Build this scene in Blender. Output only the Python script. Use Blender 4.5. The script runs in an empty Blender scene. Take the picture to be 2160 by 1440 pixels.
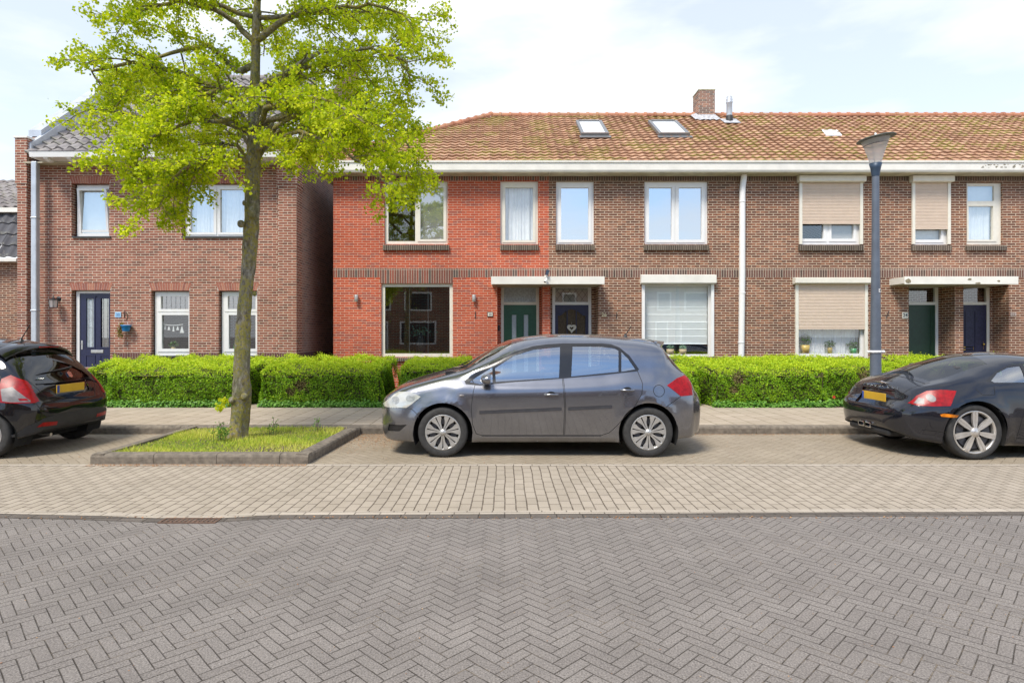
import bpy, bmesh, math, random
import numpy as np
from mathutils import Vector, Matrix
from mathutils.bvhtree import BVHTree
R = math.radians
random.seed(7); RNG = np.random.default_rng(7)
S = bpy.context.scene
COL = S.collection

# ---------------------------------------------------------------- camera
F, PX0, PY0, H = 1270.0, 1065.0, 707.0, 1.53      # focal (px at 2160 wide), principal point, eye height
cam = bpy.data.cameras.new('camera'); camo = bpy.data.objects.new('camera', cam); COL.objects.link(camo)
camo.location = (0, 0, H); camo.rotation_euler = (R(90), 0, 0)
cam.sensor_width = 36; cam.lens = 36*F/2160
cam.shift_x = (1080-PX0)/2160; cam.shift_y = -(720-PY0)/2160
cam.clip_start = .05; cam.clip_end = 3000
S.camera = camo
# ---------------------------------------------------------------- sky, sun, exposure
SUN_EL, SUN_AZ = 55, 214      # azimuth from +Y clockwise: behind the viewer, to the left
W = bpy.data.worlds.new('World'); S.world = W; W.use_nodes = True
wn = W.node_tree; wn.nodes.clear()
def wnode(t, **k):
    n = wn.nodes.new(t)
    for a, b in k.items(): setattr(n, a, b)
    return n
sky = wnode('ShaderNodeTexSky', sky_type='NISHITA', sun_disc=False, sun_elevation=R(SUN_EL), sun_rotation=R(SUN_AZ), air_density=1.0, dust_density=.15, ozone_density=2.0)
bg1 = wnode('ShaderNodeBackground'); bg1.inputs[1].default_value = .15
bg2 = wnode('ShaderNodeBackground'); bg2.inputs[0].default_value = (.93, .96, 1, 1); bg2.inputs[1].default_value = .74
tc = wnode('ShaderNodeTexCoord')
mp = wnode('ShaderNodeMapping'); mp.inputs['Scale'].default_value = (1, 1, 3.2); mp.inputs['Location'].default_value = (1.3, .4, .2)
nz = wnode('ShaderNodeTexNoise'); nz.inputs['Scale'].default_value = 1.5; nz.inputs['Detail'].default_value = 7; nz.inputs['Roughness'].default_value = .52
rp = wnode('ShaderNodeValToRGB'); rp.color_ramp.elements[0].position = .40; rp.color_ramp.elements[1].position = .66
rp.color_ramp.elements[0].color = (.10, .10, .10, 1)
sep = wnode('ShaderNodeSeparateXYZ')
mr = wnode('ShaderNodeMapRange'); mr.inputs[1].default_value = -.5; mr.inputs[2].default_value = .7; mr.inputs[3].default_value = -.10; mr.inputs[4].default_value = .46
mh = wnode('ShaderNodeMapRange'); mh.inputs[1].default_value = .0; mh.inputs[2].default_value = .3; mh.inputs[3].default_value = .22; mh.inputs[4].default_value = 0
ad = wnode('ShaderNodeMath', operation='ADD'); ad.use_clamp = True
ad2 = wnode('ShaderNodeMath', operation='ADD'); ad2.use_clamp = True
mx = wnode('ShaderNodeMixShader'); wo = wnode('ShaderNodeOutputWorld')
L = wn.links.new
L(tc.outputs['Generated'], mp.inputs[0]); L(mp.outputs[0], nz.inputs[0]); L(nz.outputs[0], rp.inputs[0])
L(tc.outputs['Generated'], sep.inputs[0]); L(sep.outputs['Y'], mr.inputs[0]); L(sep.outputs['Z'], mh.inputs[0])
L(rp.outputs[0], ad.inputs[0]); L(mr.outputs[0], ad.inputs[1]); L(ad.outputs[0], ad2.inputs[0]); L(mh.outputs[0], ad2.inputs[1])
L(sky.outputs[0], bg1.inputs[0]); L(ad2.outputs[0], mx.inputs[0]); L(bg1.outputs[0], mx.inputs[1]); L(bg2.outputs[0], mx.inputs[2]); L(mx.outputs[0], wo.inputs[0])
sl = bpy.data.lights.new('sun', 'SUN'); sl.energy = 2.7; sl.angle = R(18); sl.color = (1, .93, .82)
so = bpy.data.objects.new('sun', sl); COL.objects.link(so)
az = R(SUN_AZ)
sd = Vector((math.sin(az)*math.cos(R(SUN_EL)), math.cos(az)*math.cos(R(SUN_EL)), math.sin(R(SUN_EL))))
so.rotation_euler = (-sd).to_track_quat('-Z', 'Y').to_euler(); so.location = (-10, -20, 30)
S.view_settings.view_transform = 'Standard'; S.view_settings.look = 'None'
S.view_settings.exposure = .76; S.view_settings.gamma = 1

# ---------------------------------------------------------------- materials
class G:
    """tiny node-graph helper"""
    def __init__(s, name):
        s.m = bpy.data.materials.new(name); s.m.use_nodes = True; s.t = s.m.node_tree
        s.b = s.t.nodes['Principled BSDF']; s.out = s.t.nodes['Material Output']
    def n(s, t, ins=None, **k):
        n = s.t.nodes.new(t)
        for a, b in k.items(): setattr(n, a, b)
        for a, b in (ins or {}).items(): s.set(n.inputs[a], b)
        return n
    def set(s, sock, v):
        if isinstance(v, bpy.types.NodeSocket): s.t.links.new(v, sock)
        elif isinstance(v, (tuple, list)) and len(v) == 3 and sock.type == 'RGBA': sock.default_value = (*v, 1)
        else: sock.default_value = v
    def M(s, op, a, b=0., c=None):
        n = s.n('ShaderNodeMath', operation=op); s.set(n.inputs[0], a); s.set(n.inputs[1], b)
        if c is not None: s.set(n.inputs[2], c)
        return n.outputs[0]
    def mix(s, f, a, b, typ='MIX'):
        n = s.n('ShaderNodeMix', data_type='RGBA', blend_type=typ); s.set(n.inputs[0], f); s.set(n.inputs[6], a); s.set(n.inputs[7], b); return n.outputs[2]
    def noise(s, scale, detail=3., vec=None, rough=.55):
        n = s.n('ShaderNodeTexNoise', {'Scale': scale, 'Detail': detail, 'Roughness': rough})
        if vec is not None: s.set(n.inputs['Vector'], vec)
        return n.outputs[0]
    def ramp(s, f, *st):
        n = s.n('ShaderNodeValToRGB'); e = n.color_ramp.elements
        while len(e) < len(st): e.new(.5)
        for i, (p, c) in enumerate(st):
            e[i].position = p; e[i].color = (*c, 1) if isinstance(c, (tuple, list)) else (c, c, c, 1)
        s.set(n.inputs[0], f); return n.outputs[0]
    def pos(s): return s.n('ShaderNodeNewGeometry').outputs['Position']
    def obj(s): return s.n('ShaderNodeTexCoord').outputs['Object']
    def xyz(s, v):
        n = s.n('ShaderNodeSeparateXYZ'); s.set(n.inputs[0], v); return n.outputs
    def vec(s, x, y, z=0.):
        n = s.n('ShaderNodeCombineXYZ'); s.set(n.inputs[0], x); s.set(n.inputs[1], y); s.set(n.inputs[2], z); return n.outputs[0]
    def bump(s, h, dist=.01, strength=1.):
        n = s.n('ShaderNodeBump', {'Height': h, 'Distance': dist, 'Strength': strength}); s.set(s.b.inputs['Normal'], n.outputs[0])
    def fin(s, col=None, rough=None, metal=None, coat=None, spec=None):
        if col is not None: s.set(s.b.inputs['Base Color'], col)
        if rough is not None: s.set(s.b.inputs['Roughness'], rough)
        if metal is not None: s.set(s.b.inputs['Metallic'], metal)
        if coat is not None: s.set(s.b.inputs['Coat Weight'], coat); s.b.inputs['Coat Roughness'].default_value = .03
        if spec is not None: s.set(s.b.inputs['Specular IOR Level'], spec)
        return s.m

def plain(name, col, rough=.5, metal=0., coat=None, var=.12, sc=9., bump=.0, spec=None):
    g = G(name); f = g.noise(sc, 4., g.obj())
    a = tuple(c*(1-var) for c in col); b = tuple(min(1, c*(1+var)) for c in col)
    c = g.ramp(f, (.3, a), (.7, b))
    if bump: g.bump(g.noise(sc*8, 3., g.obj()), bump)
    return g.fin(c, rough, metal, coat, spec)

def brick(name, c1, c2, c3, mortar, bw=.22, rh=.0625, ms=.0085, soldier=False, stain=None, top=None, sq=.5):
    g = G(name); p = g.xyz(g.pos()); nr = g.xyz(g.n('ShaderNodeNewGeometry').outputs['Normal'])
    side = g.M('GREATER_THAN', g.M('ABSOLUTE', nr[0]), .7)
    u = g.M('ADD', g.M('MULTIPLY', p[0], g.M('SUBTRACT', 1., side)), g.M('MULTIPLY', p[1], side))
    wob = g.M('MULTIPLY', g.M('SUBTRACT', g.noise(3.1, 2., g.pos()), .5), .006)
    z = g.M('ADD', p[2], wob)
    v = g.vec(u, z) if not soldier else g.vec(z, u)
    n = g.n('ShaderNodeTexBrick', {'Vector': v, 'Color1': c1, 'Color2': c2, 'Mortar': mortar, 'Scale': 1., 'Mortar Size': ms, 'Mortar Smooth': .25,
            'Bias': -.1, 'Brick Width': bw, 'Row Height': rh}, offset=sq if not soldier else 0.)
    # second hue per brick from white noise of brick cell
    row = g.M('FLOOR', g.M('DIVIDE', z if not soldier else u, rh))
    cu = g.M('DIVIDE', u if not soldier else z, bw)
    cell = g.M('FLOOR', g.M('ADD', cu, g.M('MULTIPLY', g.M('MODULO', row, 2.), sq if not soldier else 0.)))
    wn_ = g.n('ShaderNodeTexWhiteNoise', {'Vector': g.vec(cell, row, 0.)}, noise_dimensions='3D').outputs[0]
    third = g.ramp(wn_, (.74, 0.), (.82, .85))
    body = g.mix(third, n.outputs[0], c3)
    col = g.mix(n.outputs[1], body, mortar)
    big = g.ramp(g.noise(.9, 5., g.pos()), (.35, .88), (.7, 1.12))
    fine = g.ramp(g.noise(38., 4., g.pos()), (.25, .82), (.75, 1.15))
    col = g.mix(1., g.mix(1., col, big, 'MULTIPLY'), fine, 'MULTIPLY')
    if stain:    # pale efflorescence / dark soot patches with their own outline
        sf = g.ramp(g.noise(1.6, 6., g.pos(), .65), (.56, 0.), (.72, .4))
        col = g.mix(sf, col, stain)
    if top:      # grime streaks under the gutter board
        zf = g.ramp(g.M('ADD', p[2], g.M('MULTIPLY', g.noise(5., 4., g.vec(p[0], 0., g.M('MULTIPLY', p[2], .15))), .35)), (0, 0.), (1, 0.))
        m2 = g.n('ShaderNodeMapRange', {0: g.M('ADD', p[2], g.M('MULTIPLY', g.noise(6., 4., g.vec(p[0], 0., g.M('MULTIPLY', p[2], .2))), .4)), 1: top[0], 2: top[0]+.45, 3: 0., 4: top[1]})
        col = g.mix(m2.outputs[0], col, top[2])
    hgt = g.M('SUBTRACT', g.M('MULTIPLY', g.noise(45., 3., g.pos()), .35), n.outputs[1])
    g.bump(hgt, .006, .8)
    return g.fin(col, .88, spec=.25)

def paver(name, kind, c1, c2, joint, w=.105, jw=.05, rough=.85, dirt=None, rot=45, sand=None, sp=.35, nr=2, track=0., gs=170.):
    """block paving: kind 'herring' (2:1 herringbone) or 'brick' rows"""
    g = G(name); P = g.pos(); p = g.xyz(P)
    wv = g.n('ShaderNodeVectorMath', {0: g.n('ShaderNodeTexNoise', {'Vector': P, 'Scale': 1.3, 'Detail': 2.}).outputs[1], 1: (.5, .5, .5)}, operation='SUBTRACT').outputs[0]
    wx = g.xyz(wv); X = g.M('ADD', p[0], g.M('MULTIPLY', wx[0], .03)); Y = g.M('ADD', p[1], g.M('MULTIPLY', wx[1], .03))
    c, s_ = math.cos(R(rot))/w, math.sin(R(rot))/w
    u = g.M('ADD', g.M('MULTIPLY', X, c), g.M('MULTIPLY', Y, s_)); v = g.M('SUBTRACT', g.M('MULTIPLY', Y, c), g.M('MULTIPLY', X, s_))
    if kind == 'herring':
        i = g.M('FLOOR', u); j = g.M('FLOOR', v); fu = g.M('SUBTRACT', u, i); fv = g.M('SUBTRACT', v, j)
        d = g.M('FLOORED_MODULO', g.M('SUBTRACT', i, j), 2.*nr)
        rng_ = lambda lo, hi: g.M('MULTIPLY', g.M('GREATER_THAN', d, lo-.5), g.M('LESS_THAN', d, hi+.5))
        big = lambda x, lo, hi: g.M('ADD', x, g.M('MULTIPLY', rng_(lo, hi), 9.))
        e = g.M('MINIMUM', g.M('MINIMUM', big(fu, 1, nr-1), big(g.M('SUBTRACT', 1., fu), 0, nr-2)), g.M('MINIMUM', big(fv, nr, 2*nr-2), big(g.M('SUBTRACT', 1., fv), nr+1, 2*nr-1)))
        hz = g.M('LESS_THAN', d, nr-.5)
        idv = g.vec(g.M('SUBTRACT', i, g.M('MULTIPLY', hz, d)), g.M('SUBTRACT', j, g.M('MULTIPLY', g.M('SUBTRACT', 1., hz), g.M('SUBTRACT', 2.*nr-1, d))), hz)
    else:   # rows of width w, length kind[1]*w, staggered
        i = g.M('FLOOR', u); fu = g.M('SUBTRACT', u, i); vv = g.M('ADD', g.M('DIVIDE', v, kind[1]), g.M('MULTIPLY', g.M('FLOORED_MODULO', i, 2.), .5))
        j = g.M('FLOOR', vv); fv = g.M('MULTIPLY', g.M('SUBTRACT', vv, j), kind[1])
        e = g.M('MINIMUM', g.M('MINIMUM', fu, g.M('SUBTRACT', 1., fu)), g.M('MINIMUM', fv, g.M('SUBTRACT', kind[1], fv)))
        idv = g.vec(i, j, 0.)
    jt = g.n('ShaderNodeMapRange', {0: e, 1: jw*.35, 2: jw*1.25, 3: 1., 4: 0.}).outputs[0]
    wn_ = g.n('ShaderNodeTexWhiteNoise', {'Vector': idv}, noise_dimensions='3D').outputs[0]
    col = g.mix(wn_, c1, c2)
    grain = g.noise(gs, 3., P, .7); mid = g.noise(2.2, 5., P, .6)
    col = g.mix(1., col, g.ramp(grain, (.3, 1-sp), (.7, 1+sp)), 'MULTIPLY')
    col = g.mix(1., col, g.ramp(mid, (.3, .88), (.7, 1.1)), 'MULTIPLY')
    if dirt: col = g.mix(g.ramp(g.noise(1.1, 6., P, .68), (.46, 0.), (.66, dirt[1])), col, dirt[0])
    if track: col = g.mix(1., col, g.ramp(g.noise(1., 4., g.vec(g.M('MULTIPLY', p[0], .22), g.M('MULTIPLY', p[1], 1.5)), .6), (.35, 1-track), (.65, 1+track*.5)), 'MULTIPLY')
    jc = joint
    if sand: jc = g.mix(g.M('MULTIPLY', g.ramp(g.noise(1.7, 4., P), (.50, 0.), (.60, .55)), g.ramp(g.noise(21., 3., P), (.48, 0.), (.55, 1.))), joint, sand)
    jamt = g.ramp(g.noise(13., 3., P), (.35, .6), (.6, 1.))
    col = g.mix(g.M('MULTIPLY', jt, jamt), col, jc)
    spots = g.ramp(g.n('ShaderNodeTexVoronoi', {'Vector': P, 'Scale': 2.3}).outputs[0], (.012, .5), (.022, 0.))
    col = g.mix(spots, col, (.55, .53, .5))
    g.bump(g.M('SUBTRACT', g.M('MULTIPLY', grain, .25), jt), .006, .7)
    return g.fin(col, rough, spec=.3)

def attr_leaf(name, st, trans=.35, rough=.5):
    g = G(name); a = g.n('ShaderNodeAttribute', attribute_name='tint').outputs['Fac']
    c = g.ramp(a, *st); g.fin(c, rough, spec=.35)
    tr = g.n('ShaderNodeBsdfTranslucent', {'Color': c}); mxs = g.n('ShaderNodeMixShader', {0: trans})
    g.t.links.new(g.b.outputs[0], mxs.inputs[1]); g.t.links.new(tr.outputs[0], mxs.inputs[2]); g.t.links.new(mxs.outputs[0], g.out.inputs[0])
    return g.m

def glass(name, tint=(.8, .85, .85), refl=.3, rough=.0, wav=0., sc=3.):
    g = G(name); gl = g.n('ShaderNodeBsdfGlossy', {'Color': (1, 1, 1), 'Roughness': rough}); tr = g.n('ShaderNodeBsdfTransparent', {'Color': tint})
    ge = g.n('ShaderNodeNewGeometry'); dt = g.n('ShaderNodeVectorMath', {0: ge.outputs['Normal'], 1: ge.outputs['Incoming']}, operation='DOT_PRODUCT').outputs['Value']
    fr = g.M('POWER', g.M('SUBTRACT', 1., g.M('ABSOLUTE', dt)), 5.)
    f = g.M('ADD', refl, g.M('MULTIPLY', fr, 1-refl)); f2 = g.M('MINIMUM', f, .97)
    mxs = g.n('ShaderNodeMixShader', {0: f2}); g.t.links.new(tr.outputs[0], mxs.inputs[1]); g.t.links.new(gl.outputs[0], mxs.inputs[2])
    if wav:
        b = g.n('ShaderNodeBump', {'Height': g.noise(sc, 2., g.pos()), 'Distance': wav}); g.t.links.new(b.outputs[0], gl.inputs['Normal'])
    g.t.links.new(mxs.outputs[0], g.out.inputs[0]); return g.m

def tile_mat(name, c1, c2, moss, mossamt, c3=None):
    g = G(name); a = g.n('ShaderNodeAttribute', attribute_name='tint').outputs['Fac']
    col = g.ramp(a, (0., c1), (.6, c2), (1., c3 or c2))
    low = g.n('ShaderNodeAttribute', attribute_name='edge').outputs['Fac']
    P = g.pos()
    m = g.M('ADD', g.noise(1.4, 4., P), g.M('MULTIPLY', g.noise(14., 4., P), .6))
    m = g.M('ADD', m, g.M('MULTIPLY', low, .16))
    mf = g.M('MULTIPLY', g.ramp(m, (.92-mossamt*.3, 0.), (1.08-mossamt*.3, .9)), g.M('ADD', .3, g.M('MULTIPLY', low, .7)))
    col = g.mix(mf, col, g.ramp(g.noise(30., 3., P), (.3, moss), (.7, tuple(x*1.7 for x in moss))))
    pale = g.ramp(g.noise(7., 5., P, .7), (.57, 0.), (.72, .45))
    col = g.mix(pale, col, (.5, .42, .33))
    g.bump(g.noise(60., 3., P), .004)
    return g.fin(col, .8, spec=.25)

MT = {}
MT['brick_brown'] = brick('brown_brick', (.215, .085, .05), (.11, .048, .033), (.30, .125, .068), (.60, .48, .36), stain=(.36, .22, .17), top=(5.35, .55, (.10, .085, .06)))
MT['brick_red'] = brick('red_brick', (.53, .10, .045), (.43, .075, .036), (.33, .085, .06), (.62, .42, .31), ms=.0065, stain=(.46, .13, .075))
MT['sold_red'] = brick('mixed_soldier_brick', (.30, .09, .06), (.15, .075, .06), (.10, .085, .075), (.42, .33, .26), soldier=True, bw=.40)
MT['sold_brown'] = brick('brown_soldier_brick', (.20, .10, .075), (.13, .07, .058), (.085, .06, .05), (.45, .37, .29), soldier=True, bw=.40, top=(5.35, .6, (.09, .075, .055)))
MT['brick_new'] = brick('new_brick', (.34, .125, .08), (.24, .085, .058), (.17, .072, .052), (.60, .50, .40), bw=.215, rh=.062, ms=.008, stain=(.40, .25, .20))
MT['brick_gable'] = brick('gable_brick', (.36, .20, .15), (.29, .16, .12), (.22, .13, .11), (.40, .34, .29), bw=.215, rh=.062, stain=(.42, .35, .31))
MT['sold_new'] = brick('new_soldier_brick', (.38, .15, .10), (.30, .12, .085), (.25, .11, .09), (.52, .44, .37), soldier=True, bw=.5, rh=.062)
MT['plinth'] = brick('plinth_brick', (.16, .07, .06), (.12, .055, .05), (.09, .05, .05), (.25, .19, .16), bw=.4, rh=.062, soldier=True)
MT['sill'] = brick('sill_brick', (.10, .075, .06), (.075, .055, .045), (.13, .10, .075), (.26, .22, .17), soldier=True, bw=.5, rh=.055)
MT['chimney'] = brick('chimney_brick', (.36, .16, .10), (.20, .10, .075), (.12, .08, .07), (.50, .45, .38), bw=.22, rh=.0625, stain=(.42, .40, .24))
MT['road'] = paver('road_blocks', 'herring', (.192, .171, .156), (.214, .192, .175), (.045, .036, .028), w=.063, jw=.05, sand=(.33, .26, .18), rot=45, sp=.55, nr=3, track=.07, gs=110.)
MT['lane'] = paver('pale_blocks', ('b', 2.1), (.335, .285, .225), (.38, .325, .26), (.075, .055, .037), w=.10, jw=.062, rot=0, dirt=((.30, .26, .21), .35), sp=.2)
MT['bay'] = paver('bay_blocks', 'herring', (.30, .25, .185), (.34, .285, .215), (.17, .135, .09), w=.10, jw=.035, rot=45, dirt=((.17, .135, .09), .5), sp=.3)
MT['edge'] = paver('edge_blocks', ('b', 2.1), (.38, .33, .27), (.42, .365, .30), (.11, .09, .07), w=.102, jw=.05, rot=90, sp=.2)
MT['gutter'] = paver('gutter_blocks', ('b', 2.1), (.10, .085, .072), (.135, .115, .098), (.04, .032, .025), w=.105, jw=.05, rot=90, sp=.3)
MT['walk'] = paver('concrete_tiles', ('b', 1.), (.38, .315, .24), (.435, .365, .285), (.14, .11, .06), w=.305, jw=.026, rot=0, dirt=((.33, .28, .21), .4), sp=.16)
MT['kerb'] = plain('kerb_concrete', (.19, .16, .125), .9, var=.35, sc=14, bump=.01)
MT['kerbtop'] = MT['kerb']
MT['soil'] = plain('soil', (.12, .09, .06), .95, var=.4, sc=6, bump=.03)
MT['ground'] = plain('ground', (.22, .20, .18), .95, var=.2, sc=.5)
MT['white'] = plain('white_paint', (.80, .79, .77), .35, var=.03)
MT['cream'] = plain('cream_paint', (.74, .70, .60), .4, var=.05)
MT['fascia'] = plain('weathered_white_board', (.76, .73, .66), .5, var=.08, sc=3)
MT['soffit'] = plain('soffit_board', (.50, .46, .34), .7, var=.2, sc=4)
MT['slat'] = plain('beige_shutter', (.66, .53, .42), .45, var=.04)
MT['zinc'] = plain('zinc', (.50, .53, .57), .4, .35, var=.12, sc=5)
MT['lead'] = plain('lead', (.50, .50, .52), .55, .3, var=.3, sc=14, bump=.01)
MT['dark'] = plain('dark_metal', (.035, .037, .04), .4, var=.2)
MT['rubber'] = plain('black_rubber', (.022, .022, .024), .6, var=.2)
MT['blk'] = plain('black_plastic', (.014, .014, .016), .4, var=.2)
MT['green_door'] = plain('green_paint', (.025, .11, .06), .35, var=.12)
MT['dkgreen_door'] = plain('dark_green_paint', (.010, .045, .022), .4, var=.15)
MT['blue_door'] = plain('navy_paint', (.016, .019, .06), .32, var=.12)
MT['blue2'] = plain('worn_navy_paint', (.014, .014, .045), .5, var=.45, sc=22)
MT['brass'] = plain('brass', (.55, .36, .07), .3, .9)
MT['steel'] = plain('steel', (.55, .54, .52), .3, .9)
MT['dimsteel'] = plain('grey_wall_lamp', (.50, .48, .46), .4, .5)
MT['curtain'] = plain('net_curtain', (.82, .82, .83), .9, var=.06)
MT['curtain2'] = plain('grey_blind', (.42, .40, .38), .9, var=.05)
MT['blind'] = plain('white_blind', (.85, .87, .86), .9, var=.03)
MT['board'] = plain('pale_panel', (.72, .71, .69), .7, var=.04)
MT['room'] = plain('room_wall', (.10, .085, .07), .9, var=.3, sc=1)
MT['gl'] = glass('window_glass', (.92, .95, .95), .36, wav=.0005, sc=2.)
MT['gl_low'] = glass('shop_glass', (.93, .95, .95), .16, wav=.0002, sc=2.)
MT['gl_sky'] = glass('sky_glass', (.5, .6, .7), .62, wav=.001, sc=2.)
MT['gl_frost'] = plain('frosted_glass', (.42, .47, .50), .25, var=.25, sc=30, bump=.004)
MT['gl_brown'] = plain('bubbled_amber_glass', (.09, .06, .03), .12, var=.6, sc=60, bump=.01)
MT['gl_skylight'] = plain('skylight_glass', (.78, .80, .82), .1, var=.03)
MT['leafy'] = attr_leaf('lime_leaf', ((0, (.28, .42, .008)), (.5, (.60, .70, .012)), (1, (.84, .84, .05))), .6)
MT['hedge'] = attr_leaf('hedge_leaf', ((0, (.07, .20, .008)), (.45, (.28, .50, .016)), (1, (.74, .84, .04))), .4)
MT['ivy'] = attr_leaf('ivy_leaf', ((0, (.05, .16, .012)), (1, (.20, .40, .05))), .25)
MT['grass'] = attr_leaf('grass_blade', ((0, (.22, .40, .02)), (.5, (.58, .64, .07)), (1, (.82, .74, .22))), .4, .7)
MT['potplant'] = attr_leaf('pot_plant_leaf', ((0, (.02, .07, .01)), (1, (.09, .22, .03))), .2)
MT['succulent'] = attr_leaf('pale_plant_leaf', ((0, (.18, .36, .20)), (1, (.42, .62, .42))), .2)
MT['dryplant'] = attr_leaf('trailing_plant_leaf', ((0, (.10, .13, .02)), (1, (.35, .24, .04))), .2)
MT['twig'] = plain('twig', (.10, .07, .04), .9, var=.3)
MT['litter'] = attr_leaf('fallen_bud', ((0, (.20, .08, .03)), (.5, (.45, .20, .07)), (1, (.60, .42, .25))), .1, .9)
MT['pot_yellow'] = plain('yellow_pot', (.50, .36, .10), .4)
MT['pot_green'] = plain('green_pot', (.08, .30, .13), .3)
MT['pot_tan'] = plain('tan_pot', (.42, .34, .20), .6)
MT['planter_blue'] = plain('blue_plastic', (.02, .25, .60), .3)
MT['plate_blue'] = plain('blue_ceramic', (.30, .50, .70), .3)
MT['ink'] = plain('black_ink', (.02, .02, .02), .5)
MT['ink_blue'] = plain('blue_ink', (.05, .16, .40), .4)
MT['gold_num'] = plain('cream_number', (.70, .58, .36), .4)
MT['pole'] = plain('pole_paint', (.115, .135, .17), .45, .2, var=.15, sc=6)
def milky():
    g = G('milky_lamp_glass'); tr = g.n('ShaderNodeBsdfTransparent', {'Color': (.95, .94, .94)}); g.fin((.85, .83, .82), .25)
    tl = g.n('ShaderNodeBsdfTranslucent', {'Color': (.9, .88, .87)}); a = g.n('ShaderNodeMixShader', {0: .5}); g.t.links.new(g.b.outputs[0], a.inputs[1]); g.t.links.new(tl.outputs[0], a.inputs[2])
    m = g.n('ShaderNodeMixShader', {0: .52}); g.t.links.new(tr.outputs[0], m.inputs[1]); g.t.links.new(a.outputs[0], m.inputs[2]); g.t.links.new(m.outputs[0], g.out.inputs[0]); return g.m
MT['lampglass'] = milky()
MT['tile_red'] = tile_mat('clay_tile', (.31, .175, .105), (.41, .235, .145), (.25, .22, .06), -.26, (.50, .31, .20))
MT['ridge'] = tile_mat('ridge_tile', (.34, .145, .085), (.46, .21, .125), (.22, .19, .10), .35)
MT['tile_grey'] = tile_mat('grey_tile', (.20, .18, .175), (.32, .295, .285), (.2, .19, .16), .1)
MT['tile_dark'] = tile_mat('dark_tile', (.06, .062, .07), (.10, .10, .11), (.12, .12, .11), .1)
def bark():
    g = G('bark'); P = g.pos(); p = g.xyz(P); V = g.vec(p[0], p[1], g.M('MULTIPLY', p[2], .45))
    c = g.ramp(g.noise(24., 6., V, .7), (.34, (.10, .085, .065)), (.52, (.34, .30, .24)), (.68, (.56, .52, .45)))
    li = g.M('MULTIPLY', g.ramp(g.noise(3.4, 4., P), (.38, 0.), (.52, 1.)), g.ramp(g.noise(28., 4., P), (.42, 0.), (.53, .9)))
    c = g.mix(li, c, (.44, .37, .09))
    c = g.mix(g.M('MULTIPLY', g.ramp(g.noise(2.1, 4., P), (.46, 0.), (.62, .7)), g.ramp(g.noise(17., 3., P), (.35, 0.), (.6, 1.))), c, (.20, .22, .07))
    g.bump(g.noise(30., 6., V, .75), .06); return g.fin(c, .95, spec=.15)
MT['bark'] = bark()

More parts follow.
